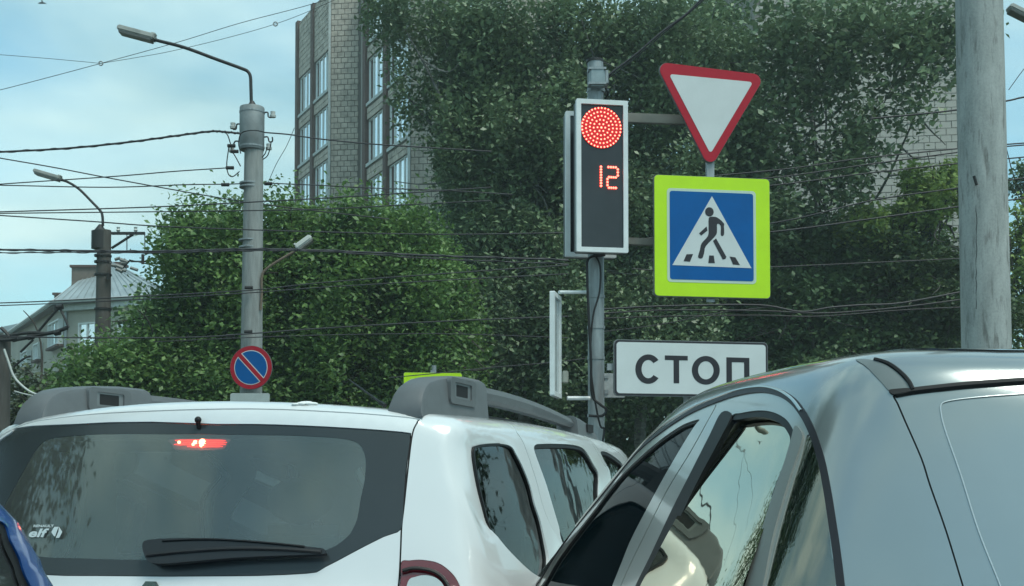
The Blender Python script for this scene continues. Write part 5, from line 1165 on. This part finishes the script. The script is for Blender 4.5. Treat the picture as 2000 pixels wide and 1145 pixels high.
patch(T_,'quarter_window',offs(T_,qw_o,.003),[],glass('quarter_glass',(1,1,1),.20,.015,rtint=(1,.96,.82),wavy=.12,base=(.006,.010,.010)),sl,-.004,n=12000)
patch(T_,'window_seal',offs(T_,fw_o,.003),[offs(T_,fw_o,-.008)],trimb,doors,-.006,.012,n=12000)
divb=L2D(T_,[(1554,832),(1568,848),(1566,866),(1553,905),(1540,944),(1522,1005),(1509,1055),(1491,1145),(1478,1200),(1440,1200),(1456,1145),(1474,1085),(1487,1041),(1503,990),(1519,942),(1534,900),(1545,862)],4)
patch(T_,'window_divider',divb,[],mat('divider_grey',(.26,.27,.25),.4,metal=.3),sl,.002,.008,n=12000)
patch(T_,'front_door_window',offs(T_,fw_o,-.004),[],glass('dark_front_glass',(1,1,1),.0,.03,base=(.002,.006,.008),ior=1.11),sl,-.012,n=9000)
for x in rw_m: patch(T_,'window_glass',offs(T_,x,.003),[],sideglass,sl,-.006,n=6000)
patch(T_,'windshield',offs(T_,ws2,.003),[],glass('windshield_glass2',(.5,.55,.54),.06,.02),sl,-.006,n=6000)
patch(T_,'cabin_lining',None,[offs(T_,fw_o,.005)],mat('dark_cabin',(.010,.013,.014),.9),sl,-.04,n=7000,zmin=None)
s=MB(); 
for a in (1.15,): s.box(T_.W([[a,-.40,0]])[0],T_.f,T_.r,(0,0,1),0,.16,-.26,.26,.5,1.12)
s.build('front_seat',mat('black_seat',(.006,.007,.008),.95),sl,bevel=.05)
tg2=patch(T_,'tailgate',offs(T_,tl_o,-.004),[],sp,sl,-.004,.02,n=16000)
patch(T_,'seam_channel',offs(T_,tl_o,.018),[offs(T_,tl_o,-.02)],seamm,body2,-.010,n=12000)
bead(T_,L2D(T_,[(2080,764),(2000,768),(1930,773),(1880,778),(1850,783),(1839,789),(1838,803),(1846,838),(1877,927),(1912,1037),(1952,1138),(1975,1200)],6,False),.0013,'pressed_line',mat('line_silver',(.56,.60,.61),.3,metal=.3,coat=1),tg2,-.0028)
dt=L2D(T_,[(1672,704),(1690,703),(1709,706),(1730,714),(1752,729),(1768,745),(1781,760),(1762,764),(1738,764),(1724,750),(1708,733),(1692,717)],4)
patch(T_,'roof_ditch_trim',dt,[],mat('ditch_trim',(.17,.20,.20),.45,noise=.2),body2,.002,.008,n=9000)
patch(T_,'trim_end',L2D(T_,[(1736,764),(1752,761),(1778,760),(1782,765),(1765,770),(1745,772)],3),[],seamm,body2,.004,.008,n=9000)
bead(T_,L2D(T_,[(1709,704),(1735,712),(1758,728),(1774,745),(1783,762)],5,False),.004,'trim_edge',seamm,body2,.003)
bead(T_,L2D(T_,[(1748,769),(1780,763),(1830,757),(1877,752),(1940,747),(2000,743),(2070,741)],5,False),.0075,'spoiler_gap',seamm,body2,-.003)
rp_=L2D(T_,[('t',.16,-.50),('t',.5,-.56),('t',1.0,-.56),('t',1.25,-.50),('t',1.3,0),('t',1.25,.50),('t',.5,.56),('t',.16,.50),('t',.10,0)],5)
patch(T_,'roof_reflection_sheet',rp_,[],mat('roof_reflection_dark',(.02,.024,.026),.12,coat=1),sl,.004,.006,n=9000)  # dark sheet painted in for the trees mirrored in the glossy roof
wheels(T_,sl,(.30,2.65),.84)
car_ahead(-3.35,11.5,.28,wp,'white car waiting ahead, glimpsed through the SUV cabin left of centre')
car_ahead(-5.3,12.6,.25,sp,'pale silver car ahead, glimpsed through the left quarter window of the SUV')
# ================= blue car (left corner)
B_=Car((-1.4252,.4128),0,(lambda a,b,z: -lse([-lse([(b-(.787-.1415*np.maximum(z-.95,0)))*.92,(-b-(.787-.1415*np.maximum(z-.95,0)))*.92,z-(1.44-.05*(b/.6)**2),-a-.6,((z-1.40)+(a-1.3081)*1.1551)*.85],.03),-lse([b-.80,-b-.80,z-.93,a-2.6,-a-.9,.3-z],.04)],.02)),(.5,0,.85),(.2,.85,.45))
bc_=thing('blue_car',tuple(B_.W([[.5,0,0]])[0]),'blue car cut off at lower left corner, only a slanted pillar showing','car')
bw_=L2D(B_,[('s',1.13,1.31),(2,1018),(22,1056),(40,1092),(59,1142),('s',1.45,1.10),('s',1.48,.98),('s',1.2,.96),('s',.2,.96),('s',.1,1.0),('s',.15,1.3),('s',.3,1.345),('s',.8,1.35),('s',1.05,1.34)],4)
patch(B_,'body',None,[bw_],bp_,bc_,0,.03,n=20000,zmin=None)
patch(B_,'window_seal',offs(B_,bw_,.004),[offs(B_,bw_,-.016)],trimb,bc_,-.003,.01,n=12000)
patch(B_,'side_window',offs(B_,bw_,-.012),[],glass('blue_side_glass',(1,1,1),.35,.05,rtint=(.8,.82,.84),base=(.05,.055,.06)),bc_,-.006,n=12000)
wheels(B_,bc_,(-.2,1.9),.72)
